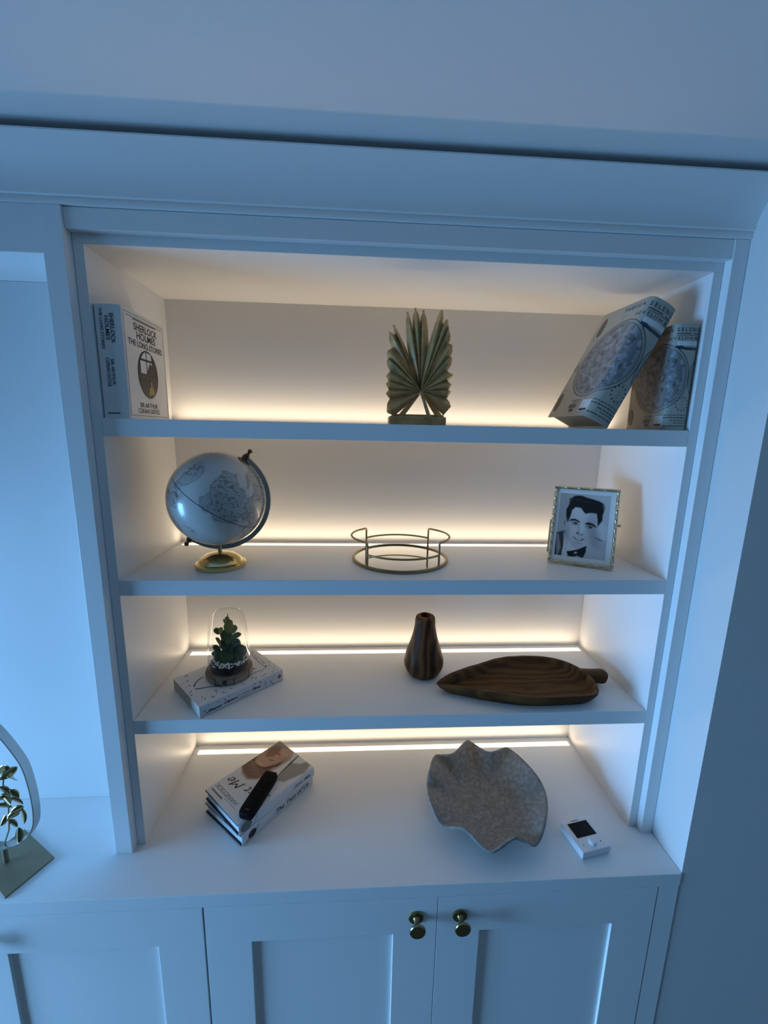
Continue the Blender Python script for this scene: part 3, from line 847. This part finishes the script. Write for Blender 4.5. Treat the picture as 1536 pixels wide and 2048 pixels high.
# drawn loop of a burnt match round the title panel
m.ribbon([(.0205, .0740), (.0270, .0850), (.0370, .0930), (.0500, .0975)], .0028, top)
m.ribbon([(.0185, .0640), (.0300, .0580), (.0390, .0540), (.0560, .0430), (.0740, .0330)], .0030, top)
m.ribbon([(.0740, .0330), (.1150, .0320), (.1600, .0320), (.1700, .0360)], .0014, top)
m.disc(.1720, .0385, .0035, .0022, top, 10, .3)
def rows(mm, s, u0, v0, w, h): mm.text(s, w, h, lambda x, y: top(u0 - y, v0 + x), .3, .02)
rows(m, 'Eleanor', .0900, .0440, .0600, .0140); rows(m, 'Oliphant', .1120, .0420, .0640, .0140)
rows(m, 'is completely', .1270, .0480, .0460, .0060); rows(m, 'Fine', .1500, .0470, .0400, .0150); 
m.cur = 1
m.disc(.1830, .0142, .0042, .0050, spi, 20)
m.cur = 0
m.build('cover_lettering', [DOT, ORG], pk, kind='stuff')
MB().ribbon([(.1700, .0385), (.1690, .0600), (.1740, .1050)], .0020, top).build('match_stick_print', mat('match_wood_print', (.32, .22, .15), .6), pk)

CX_, CY_, CZ_ = .1545, .1180, Z3 + .0003 + PT + .0010
cl = thing('glass_cloche', 'glass cloche with a little green succulent on a wooden slice', 'terrarium', (CX_, CY_, CZ_))
BARK = wood_mat('pale_wood_slice', (.30, .23, .17), (.36, .28, .21), (.20, .14, .10), 'Z', (40, 40, 8), .7, 2.0)
SOIL = mat('dark_soil', (.010, .009, .008), .95, bump=(300, 1.0))
PEB = mat('pale_pebbles', (.80, .82, .82), .6)
c_ = (CX_, CY_, CZ_)
part('wooden_base', MB().lathe([(0, 0), (.0470, 0), (.0492, .0020), (.0500, .0080), (.0494, .0160), (.0470, .0180), (0, .0180)], 56, c_), BARK, cl, smooth=35)
m = MB()
for a in (-1.9, -1.1, -2.75, -.35): m.box(CX_ + .0500 * math.cos(a) - .0004, CX_ + .0500 * math.cos(a) + .0004, CY_ + .0503 * math.sin(a) - .0006, CY_ + .0503 * math.sin(a) + .0006, CZ_ + .001, CZ_ + .017)
m.lathe([(0, 0), (.0052, 0), (.0045, .0006), (0, .0007)], 14, (CX_ + .004, CY_ - .0496, CZ_ + .0085), (0.05, -1, 0))
part('bark_crack', m, mat('bark_dark', (.05, .035, .025), .9), cl, kind='stuff')
part('soil', MB().lathe([(0, .0182), (.0400, .0182), (.0415, .0200), (.0412, .0300), (.0380, .0330), (.0200, .0350), (0, .0355)], 40, c_), SOIL, cl, smooth=35)
rr = random.Random(11); m = MB()
for i in range(300):
    a = rr.uniform(0, 6.283); r = .0390 * math.sqrt(rr.random()); s = rr.uniform(.0020, .0036)
    c = Vector((CX_ + r * math.cos(a), CY_ + r * math.sin(a), CZ_ + .0360 - .0030 * (r / .037) ** 2 + rr.uniform(0, .005)))
    ic = [Vector(q).normalized() for q in ((1,0,0),(-1,0,0),(0,1,0),(0,-1,0),(0,0,1),(0,0,-1))]
    m.add([c + q * s * rr.uniform(.7, 1.2) for q in ic], [(0,2,4),(2,1,4),(1,3,4),(3,0,4),(2,0,5),(1,2,5),(3,1,5),(0,3,5)])
part('pebbles', m, PEB, cl, kind='stuff')
gl = bpy.data.materials.new('clear_glass'); gl.use_nodes = True
nt = gl.node_tree; nt.nodes.remove(nt.nodes['Principled BSDF'])
tb = nt.nodes.new('ShaderNodeBsdfTransparent'); tb.inputs[0].default_value = (.985, .99, .988, 1)
gs = nt.nodes.new('ShaderNodeBsdfGlossy'); gs.inputs['Roughness'].default_value = .02
fw_ = nt.nodes.new('ShaderNodeLayerWeight'); fw_.inputs[0].default_value = .5
fp_ = nt.nodes.new('ShaderNodeMath'); fp_.operation = 'POWER'; fp_.inputs[1].default_value = 2.6
fz = nt.nodes.new('ShaderNodeMath'); fz.operation = 'MULTIPLY_ADD'; fz.inputs[1].default_value = .75; fz.inputs[2].default_value = .03
nt.links.new(fw_.outputs['Facing'], fp_.inputs[0]); nt.links.new(fp_.outputs[0], fz.inputs[0])
mxs = nt.nodes.new('ShaderNodeMixShader')
nt.links.new(fz.outputs[0], mxs.inputs[0]); nt.links.new(tb.outputs[0], mxs.inputs[1]); nt.links.new(gs.outputs[0], mxs.inputs[2])
nt.links.new(mxs.outputs[0], nt.nodes['Material Output'].inputs[0])
prof = [(.0450, .0185), (.0448, .0500), (.0435, .0800), (.0415, .1050), (.0390, .1250), (.0360, .1390), (.0310, .1475), (.0220, .1525), (.0110, .1545), (.0001, .1550)]
pp = catmull(prof, 4, closed=False)
part('glass_dome', MB().grid(64, len(pp), lambda u, v: (CX_ + pp[int(round(v * (len(pp) - 1)))][0] * math.cos(2 * math.pi * u), CY_ + pp[int(round(v * (len(pp) - 1)))][0] * math.sin(2 * math.pi * u), CZ_ + pp[int(round(v * (len(pp) - 1)))][1]), cu=True), gl, cl, smooth=60)
LF1 = mat('dark_green_leaf', (.045, .095, .045), .5, spec=.3); LF2 = mat('mid_green_leaf', (.085, .135, .050), .5, spec=.3); LF3 = mat('olive_leaf', (.22, .235, .060), .5, spec=.3)
pt = part('plant_stem', MB().tube([(CX_, CY_, CZ_ + .034), (CX_ + .003, CY_ + .002, CZ_ + .075), (CX_ + .001, CY_, CZ_ + .110), (CX_ + .002, CY_, CZ_ + .144)], [.0022, .0020, .0016, .0010], 8), LF2, cl, smooth=60)
# dx, dz, long, wide, roll(deg), pitch(deg), dy, colour
LV = [(4, 114, 10, 9.5, 10, 20, -6, 2), (14, 109, 9, 6, -25, 25, -4, 2), (-22, 104, 8, 6, 65, 20, -3, 1), (-13, 108, 7, 6, 50, 50, -8, 2), (-4, 96, 12, 9, 15, 15, -9, 1),
      (4, 92, 12, 6, -10, 30, -10, 1), (18, 94, 11, 5.5, -80, 35, -5, 1), (-18, 79, 17, 5, 75, 55, -6, 0), (-5, 77, 13, 8, 50, 40, -9, 0), (13, 78, 13, 7, -100, 40, -4, 0),
      (20, 72, 9, 3, -95, 60, -2, 0), (4, 74, 12, 9, 0, 20, -10, 0), (-24, 60, 12, 6, 40, 15, -4, 0), (-30, 48, 8, 5, 75, 20, -2, 0), (-15, 45, 15, 12, 20, 25, -14, 0),
      (0, 53, 15, 13, 0, 35, -18, 0), (26, 56, 16, 12, -18, 5, -6, 0), (10, 42, 14, 13, -10, 20, -18, 0), (21, 38, 14, 10, -60, 25, -16, 0), (0, 131, 6, 4, 5, 10, 0, 2),
      (-4, 127, 6, 3, 45, 40, -3, 2), (4, 122, 9, 7, -10, 15, -3, 2), (-10, 62, 14, 9, 100, 30, 6, 0), (12, 60, 12, 9, -60, 20, 8, 0)]
for dx, dz, lo, wi, roll, pit, dy, ci in LV:
    Rm = Euler((math.radians(-pit), 0, 0)).to_matrix(); Rr = Euler((0, math.radians(-roll), 0)).to_matrix()
    lo *= .00118; wi *= .00118
    def lf(u, v):
        t = u * 2 - 1; s = v * 2 - 1
        wd = wi * math.sqrt(max(0, 1 - t * t)) * (1 + .18 * t)
        q = Vector((s * wd, -.12 * lo * (t * t) + .25 * wd * s * s * 1.0, t * lo))
        return tuple(Vector((CX_ + dx * .001, CY_ + dy * .001, CZ_ + .018 + (dz - 18) * .001)) + Rr @ (Rm @ q))
    part('leaf', MB().grid(9, 5, lf), (LF1, LF2, LF3)[ci], pt, smooth=60, solid=(.0008, 0))

# ------------------------------------------------------------------ turned wood vase and leaf-shaped dish
WD1 = wood_mat('banded_dark_wood', (.034, .012, .004), (.085, .032, .009), (.16, .068, .020), 'X', (11, 11, 3.0), .5, 9.0, 1.2)
WD2 = wood_mat('carved_teak', (.065, .026, .006), (.095, .040, .009), (.125, .056, .013), 'Y', (3.5, 14, 14), .6, 12.0, 1.0)
vs_ = thing('wooden_vase', 'pear-shaped vase of banded brown wood on the third shelf', 'vase', (.6035, .1560, Z3))
vp = catmull([(0, .0004), (.0300, .0004), (.0380, .0060), (.0455, .0200), (.0475, .0340), (.0440, .0520), (.0360, .0760), (.0290, .1000), (.0248, .1220), (.0238, .1370), (.0215, .1460), (.0150, .1500)], 4, closed=False)
part('body', MB().lathe(vp + [(.0120, .1490), (.0100, .1300), (0, .1290)], 56, (.6035, .1560, Z3)), WD1, vs_, smooth=60)

RIM = [(.622, .083, 22), (.640, .097, 27), (.658, .106, 30), (.700, .130, 30), (.740, .147, 30), (.782, .165, 31), (.824, .175, 31), (.865, .177, 31), (.900, .174, 31), (.930, .164, 31), (.952, .149, 31), (.972, .124, 31),
       (.982, .090, 31), (.980, .055, 30), (.970, .030, 29), (.950, .014, 28), (.906, .010, 28), (.857, .008, 28), (.807, .010, 29), (.747, .023, 30), (.688, .044, 27), (.648, .060, 24), (.630, .070, 22)]
dish = thing('wooden_dish', 'long carved brown wood dish shaped like a leaf, third shelf', 'dish', (.81, .09, Z3))
rm = catmull(RIM, 5)
k = len(rm); cxy = Vector((.815, .092))
def off(i, dist):
    a, b = rm[(i - 1) % k], rm[(i + 1) % k]; t_ = Vector((b[0] - a[0], b[1] - a[1])).normalized()
    n_ = Vector((t_.y, -t_.x)); c0 = Vector((rm[i][0], rm[i][1]))
    if (cxy - c0).dot(n_) < 0: n_ = -n_
    return c0 + n_ * dist
rings = []
def wob(i, j): return noise.noise(Vector((rm[i][0] * 40, rm[i][1] * 40, j * 3.7)))
for j, (mode, val, zf, za) in enumerate([('s', .70, 0, .0005), ('s', .84, 0, .0010), ('s', .94, .45, 0), ('o', .000, .85, 0), ('o', .0025, 1.0, 0), ('o', .0080, 1.0, 0), ('o', .0105, .93, 0), ('o', .0135, .55, 0), ('s', .74, .0, .0085), ('s', .45, 0, .0060), ('s', .15, 0, .0055)]):
    R_ = []
    for i in range(k):
        if mode == 's':
            q = cxy + Vector(((rm[i][0] - cxy.x) * (val + (1 - val) * .35), (rm[i][1] - cxy.y) * val)); 
        else: q = off(i, val)
        z = za + rm[i][2] * .001 * zf + (.0009 * wob(i, j) if j > 1 else 0)
        R_.append((q.x, q.y, Z3 + z))
    rings.append(R_)
m = MB(); m.add([p_ for R_ in rings for p_ in R_], [(j * k + i, j * k + (i + 1) % k, (j + 1) * k + (i + 1) % k, (j + 1) * k + i) for j in range(len(rings) - 1) for i in range(k)])
m.f.append(tuple(range(k))[::-1]); m.m.append(0); m.f.append(tuple((len(rings) - 1) * k + i for i in range(k))); m.m.append(0)
part('bowl', m, WD2, dish, smooth=50)
def hs(u, v):
    t = u; a = v * 2 * math.pi
    c0 = Vector((.966, .104, Z3 + .0185)).lerp(Vector((1.0200, .0960, Z3 + .0215)), t)
    wy = .0170 - .0025 * math.sin(math.pi * t) ; hz_ = .0140
    if t > .95: wy *= 1 - (t - .95) * 2.5; hz_ *= 1 - (t - .95) * 2.5
    sg = lambda x: math.copysign(abs(x) ** .6, x)
    return (c0.x + .003 * sg(math.sin(a)) * t, c0.y + wy * sg(math.cos(a)), c0.z + hz_ * sg(math.sin(a)))
m = MB().grid(12, 20, hs, cv=True); m.f.append(tuple(11 * 20 + i for i in range(20))); m.m.append(0)
part('stub_handle', m, WD2, dish, smooth=60)

# ------------------------------------------------------------------ two stacked hardbacks with a remote control
JKP = mat('pale_dust_jacket', (.66, .68, .70), .35, coat=.1); CLOTH = mat('navy_cloth_board', (.012, .014, .028), .6)
RED = mat('dark_endpaper', (.03, .010, .022), .6)
def hardback(label, loc, yaw, L, Wd, T):
    t = thing('book', label, 'book', loc, (0, 0, yaw))
    jp = jacket(T, Wd, L, .0030, bulge=.0012)
    MB().prism(shell(jp, .0012), .0006, L - .0006, lambda a, b, s: (s, b, a)).build('dust_jacket', JKP, t, smooth=30)
    MB().box(0, L, .0016, Wd + .001, .0013, .0036).build('board', CLOTH, t)
    MB().box(0, L, .0016, Wd + .001, T - .0036, T - .0013).build('board', CLOTH, t)
    MB().box(.0035, L - .0035, .0030, Wd - .0030, .0037, T - .0037).build('page_block', PAGES2, t, bevel=.0008)
    MB().box(-.0004, .0000, .0030, .0560, .0010, .0038).build('jacket_flap', RED, t)
    return t
PAGES2 = mat('white_page_edges', (.74, .75, .74), .7, bump=(1500, .3))
y1 = math.radians(50.5); y2 = math.radians(47.0)
lo_ = hardback('pale hardback at the bottom of the pair lying on the worktop', (.2040, -.0160, .0004), y1, .2050, .1350, .0272)
up_ = hardback('pale hardback with a portrait cover, on top of the pair under the remote', (.1985, -.0165, .0283), y2, .2060, .1360, .0268)
TT_ = .0268
spL = lambda u, v: (u, -.0016, v)
m = MB()
m.text('The Two of Us', .1000, .0110, lambda x, y: spL(.0900 + x, .0085 + y), .35)
m.disc(.0260, .0140, .0105, .0085, spL, 20, .3); m.ribbon([(.010, .0060), (.0300, .0080), (.0450, .0230)], .0012, spL)
m.build('spine_lettering', INK, lo_, kind='stuff')
m = MB()
m.text('Just Me', .0520, .0110, lambda x, y: spL(.1420 + x, .0085 + y), .4)
m.disc(.0180, .0130, .0140, .0100, spL, 16); m.ribbon([(.036, .0050), (.0470, .0220)], .0010, spL)
m.build('spine_lettering', INKG, up_, kind='stuff')
# cover picture: a woman resting her head on her hand, seen from above
CW, CH = .2040, .1330
cv = Canvas(CW, CH, 150, 110, lin(214, 216, 220))
def C3(r, g_, b_): return lin(r, g_, b_)   # muted print colours
cv.poly([(.078, .112), (.076, .088), (.092, .070), (.116, .066), (.150, .062), (.182, .060), (.2045, .075), (.2045, .134), (.092, .134)], C3(168, 142, 126), .003)
cv.poly([(.150, .134), (.178, .120), (.196, .100), (.2045, .100), (.2045, .134)], C3(150, 138, 122), .003)
cv.ell(.1520, .1040, .0390, .0270, C3(190, 150, 126), .5, 1, -.15)
cv.ell(.1720, .1150, .0200, .0140, C3(120, 84, 62), .6, .8)
for q, c3 in (([(.108, .125), (.112, .100), (.120, .080), (.134, .072), (.130, .082), (.120, .098), (.118, .122), (.135, .132), (.110, .133)], C3(92, 58, 42)),
              ([(.118, .090), (.126, .078), (.150, .066), (.170, .070), (.150, .074), (.132, .084)], C3(78, 48, 36))):
    cv.poly(q, c3, .002)
cv.poly([(.083, .112), (.081, .088), (.096, .071), (.120, .066), (.132, .073), (.122, .084), (.1165, .100), (.119, .122), (.134, .134), (.092, .134)], C3(122, 92, 76), .003)
for q in range(5): cv.ell(.100 + .004 * q, .085 + .010 * q, .0016, .0150, C3(158, 130, 112), .9, .6, .5 - .15 * q)
cv.ell(.1250, .1060, .0040, .0120, C3(206, 176, 140), .8, .7, .2)
cv.ell(.1500, .0940, .0014, .0085, C3(66, 38, 32), .6, .9, .5); cv.ell(.1600, .1030, .0035, .0050, C3(150, 104, 88), .8, .7)
cv.ell(.1520, .1130, .0012, .0060, C3(66, 38, 32), .6, .8, .2); cv.ell(.1740, .0980, .0022, .0090, C3(150, 64, 60), .7, .9, .1)
for i in range(4): cv.ell(.1840 + .004 * i, .0930 - .006 * i, .0150, .0030, C3(196, 160, 138), .5, 1, .9 - .05 * i)
cv.poly([(.118, .036), (.150, .046), (.178, .052), (.2045, .060), (.2045, .010), (.178, .001), (.130, .016)], C3(150, 148, 140), .003)
cv.poly([(.176, .052), (.2045, .060), (.2045, .024), (.190, .030)], C3(218, 218, 214), .002)
cv.poly([(.104, .0345), (.144, .0465), (.178, .0530), (.2040, .0560), (.2040, .0535), (.180, .0490), (.146, .0440), (.106, .0330)], C3(40, 22, 24), .0008)
cv.build('cover_picture', PRINT, up_, lambda u, v: (.0010 + u, .0022 + v, TT_ + .0004))
tp = lambda u, v: (u, v, TT_ + .0008)
def st(mm, pts, w=.0013): mm.ribbon(catmull(pts, 6, closed=False), w, tp)
m = MB()     # slanting title that climbs across the cover
sl = math.atan2(.022, .122)
m.text('Just Me', .1200, .0270, lambda x, y: tp(.0880 - x * math.sin(sl) - y * math.cos(sl), .0100 + x * math.cos(sl) - y * math.sin(sl)), .45, -.004)
m.cur = 1
m.text('HANCOCK', .0820, .0100, lambda x, y: tp(.0300 - y, .0480 + x), 0, -.004)
m.ribbon([(.0120, .1280), (.0120, .0850)], .0035, tp); m.ribbon([(.0170, .0840), (.0170, .0400)], .0006, tp)
m.build('cover_lettering', [INK, INKG], up_, kind='stuff')

RC = mat('remote_black', (.003, .003, .0035), .6, spec=.1); RB = mat('remote_button', (.004, .004, .005), .7, spec=.1); RL = mat('remote_mark', (.08, .08, .08), .5)
ry = math.atan2(.1145, .0355)
rmt = thing('remote_control', 'slim black remote control lying across the top book', 'remote', (.2085, -.0040, .0560), (0, 0, ry))
def sup(L_, W_, H_, x0, nm, m_, z0=0, par=None):
    def f(u, v):
        a = v * 2 * math.pi; sg = lambda x, e: math.copysign(abs(x) ** e, x)
        return None
    mb = MB(); pr2 = []
    n = 40
    for i in range(n):
        a = 2 * math.pi * i / n; sg = lambda x: math.copysign(abs(x) ** .28, x)
        pr2.append((x0 + L_ / 2 + L_ / 2 * sg(math.cos(a)), W_ / 2 * sg(math.sin(a))))
    for zf, s in ((0, .93), (.2, 1), (.75, 1), (1, .90)): pass
    vs = []; lv = ((0, .95), (.22, 1.0), (.70, 1.0), (.92, .97), (1.0, .88))
    for zf, s in lv:
        for p_, q_ in pr2: vs.append((x0 + L_ / 2 + (p_ - x0 - L_ / 2) * (1 - (1 - s) * W_ / L_), q_ * s, z0 + H_ * zf))
    fs = [(j * n + i, j * n + (i + 1) % n, (j + 1) * n + (i + 1) % n, (j + 1) * n + i) for j in range(len(lv) - 1) for i in range(n)]
    fs += [tuple(range(n))[::-1], tuple((len(lv) - 1) * n + i for i in range(n))]
    return mb.add(vs, fs).build(nm, m_, par, smooth=45)
sup(.1180, .0345, .0150, 0, 'shell', RC, 0, rmt)
for i, (bx_, by_, r_) in enumerate([(.104, 0, .0045), (.088, .008, .0030), (.088, -.008, .0030), (.076, 0, .0075), (.060, .008, .0028), (.060, -.008, .0028), (.050, .008, .0028), (.050, -.008, .0028), (.040, .008, .0028), (.040, -.008, .0028)]):
    MB().lathe([(0, 0), (r_, 0), (r_ * .92, .0008), (0, .0010)], 16, (bx_, by_, .01495)).build('button', RB, rmt, smooth=40)
MB().box(.0105, .0125, -.0045, .0035, .0150, .0152).build('maker_mark', RL, rmt)

# ------------------------------------------------------------------ wavy stoneware bowl
STONE = mat('rough_stoneware', (.215, .200, .175), .75, vary=(120, (.32, .305, .28), .42, .66), bump=(260, .5))
LOB = [(.7416, .2133, 52), (.8410, .1828, 52), (.8856, .0452, 44), (.8120, -.0707, 39), (.7129, -.0812, 39), (.6281, -.0218, 39), (.6095, .0803, 44), (.6445, .1651, 52)]
NOT = [(.7818, .1591, 65), (.8727, .0961, 65), (.8508, -.0306, 52), (.7721, -.0655, 52), (.6687, -.0430, 52), (.6064, .0139, 57), (.6191, .1079, 65), (.6877, .1571, 65)]
RB_ = [q for ab in zip(LOB, NOT) for q in ab]
bw = thing('wavy_bowl', 'rough grey stoneware bowl with a wavy rim on the worktop', 'bowl', (.745, .050, 0))
rc = catmull(RB_, 9); kb = len(rc); cb = (.745, .050)
def bowlf(u, v):
    i = int(round(u * kb)) % kb; x, y, z = rc[i]
    an = math.atan2(y - cb[1], x - cb[0]); t = .0005 + .9995 * v
    bx_, by_ = cb[0] + .060 * math.cos(an), cb[1] + .060 * math.sin(an)
    if t < .35:
        q = t / .35; return (cb[0] + (bx_ - cb[0]) * q, cb[1] + (by_ - cb[1]) * q, .0065 + .004 * q * q)
    q = (t - .35) / .65
    # the flutes of the rim run down the wall and die out towards the base
    rr_ = math.hypot(x - cb[0], y - cb[1]); x0, y0 = cb[0] + .137 * math.cos(an), cb[1] + .137 * math.sin(an)
    k_ = q ** .9; xx, yy = x0 + (x - x0) * k_, y0 + (y - y0) * k_; zz_ = 52 + (z - 52) * (1.0 + 1.6 * (1 - q)) * k_
    return (bx_ + (xx - bx_) * q, by_ + (yy - by_) * q, .0105 + (zz_ * .001 - .0105) * (q ** 1.3))
part('shell', MB().grid(kb, 22, bowlf, cu=True), STONE, bw, smooth=70, solid=(.0052, -1))
m = MB().lathe([(.030, .0003), (.046, .0003), (.050, .0050), (.030, .0060), (.030, .0003)], 40, (cb[0], cb[1], 0))
part('foot_ring', m, STONE, bw, smooth=40)

# ------------------------------------------------------------------ white wireless dial with a dark screen
WPL = mat('white_plastic', (.78, .78, .80), .35); SCR = mat('dark_screen', (.003, .004, .005), .15, spec=.12); GRYP = mat('grey_plastic_mark', (.10, .10, .11), .5)
dv = thing('thermostat', 'small white thermostat with a black screen lying on the worktop', 'thermostat', (.9127, -.0725, .0004), (0, 0, math.radians(11)))
DW, DD, DH = .0700, .0715, .0185
MB().box(.0015, DW - .0015, .0015, DD - .0015, 0, .006).build('back_plate', WPL, dv, bevel=.001)
MB().box(0, DW, 0, DD, .0055, DH).build('case', WPL, dv, bevel=.0018)
MB().box(.0100, .0605, .0295, .0650, DH - .001, DH + .0005).build('screen_bezel', WPL, dv)
MB().box(.0110, .0595, .0305, .0640, DH, DH + .0008).build('screen', SCR, dv)
MB().lathe([(0, 0), (.0085, 0), (.0080, .0085), (.0070, .0095), (0, .0097)], 24, (.0350, .0150, DH)).build('dial', WPL, dv, smooth=35)
for x in (.0140, .0560): MB().lathe([(0, 0), (.0015, 0), (.0012, .0004), (0, .0005)], 10, (x, .0150, DH)).build('indicator', GRYP, dv)
MB().box(.0250, .0420, .0680, .0695, DH, DH + .0004).build('vent_slot', GRYP, dv)

# ------------------------------------------------------------------ gold oval ornament at the left edge
OG = mat('matt_gold_plate', (.27, .21, .13), .5, .5, bump=(300, .2)); OR_ = mat('pale_metal_band', (.34, .31, .28), .38, .8); OL = mat('gilt_leaf_metal', (.55, .45, .25), .18, 1.0)
an = math.atan2(.053, -.087)
on = thing('oval_ornament', 'gold teardrop ring ornament with a leafy sprig on a flat plate, left edge', 'ornament', (-.2435, -.0280, 0))
e_a = Vector((-.0374, -.0741, 0)).normalized(); e_b = Vector((-.087, .053, 0)).normalized(); c0 = Vector((-.1682, -.0243, .0003))
q = [c0, c0 + e_a * .083, c0 + e_a * .083 + e_b * .125, c0 + e_b * .125]
part('plate', MB().add([tuple(p_) for p_ in q] + [tuple(p_ + Vector((0, 0, .0040))) for p_ in q], [(0, 1, 2, 3), (4, 5, 6, 7), (0, 1, 5, 4), (1, 2, 6, 5), (2, 3, 7, 6), (3, 0, 4, 7)]), OG, on, bevel=.0008)
OC = -.2600
half = [(-.2260, .2990), (-.2063, .2634), (-.1911, .2264), (-.1846, .1806), (-.1831, .1383), (-.1858, .1040), (-.1930, .0825), (-.2061, .0633), (-.2219, .0520), (-.2458, .0440)]
loop = [(OC, .3260)] + [(-.2420, .3170)] + half + [(OC, .0415)] + [(2 * OC - x, z) for x, z in half[::-1]] + [(2 * OC + .2420, .3170)]
lp = catmull(loop, 5)
part('ring_band', MB().tube([(x, -.0300, z) for x, z in lp], 0, closed=True, rect=(.0026, .0170, (0, 1, 0))), OR_, on, smooth=40)
part('stem', MB().tube([(OC + .004, -.030, .0043), (OC + .004, -.030, .0420)], .0045, 10), OG, on, smooth=60)
part('sprig', MB().tube([(x, -.030, z) for x, z in [(OC + .006, .0430)] + ORN_STEM], .0014, 8), OL, on, smooth=60)
rr = random.Random(5)
allv = ORN_LEAF + [(-.262, .175), (-.268, .140), (-.258, .205), (-.275, .110), (-.262, .235)]
for i, (lx, lz) in enumerate(allv):
    L_ = rr.uniform(.0120, .0165); rl = rr.uniform(-1.2, 1.2); pt_ = rr.uniform(-.7, .7); yw_ = rr.uniform(-.5, .5)
    Rm = Euler((pt_, rl, yw_)).to_matrix()
    def lf(u, v):
        t = u * 2 - 1; s = v * 2 - 1; wd = L_ * .55 * (1 - t * t) ** .8 if abs(t) < 1 else 0
        return tuple(Vector((lx, -.031, lz)) + Rm @ Vector((s * wd, .35 * abs(s) * wd, t * L_)))
    part('leaf', MB().grid(9, 5, lf), OL, on, smooth=50, solid=(.0008, 0))
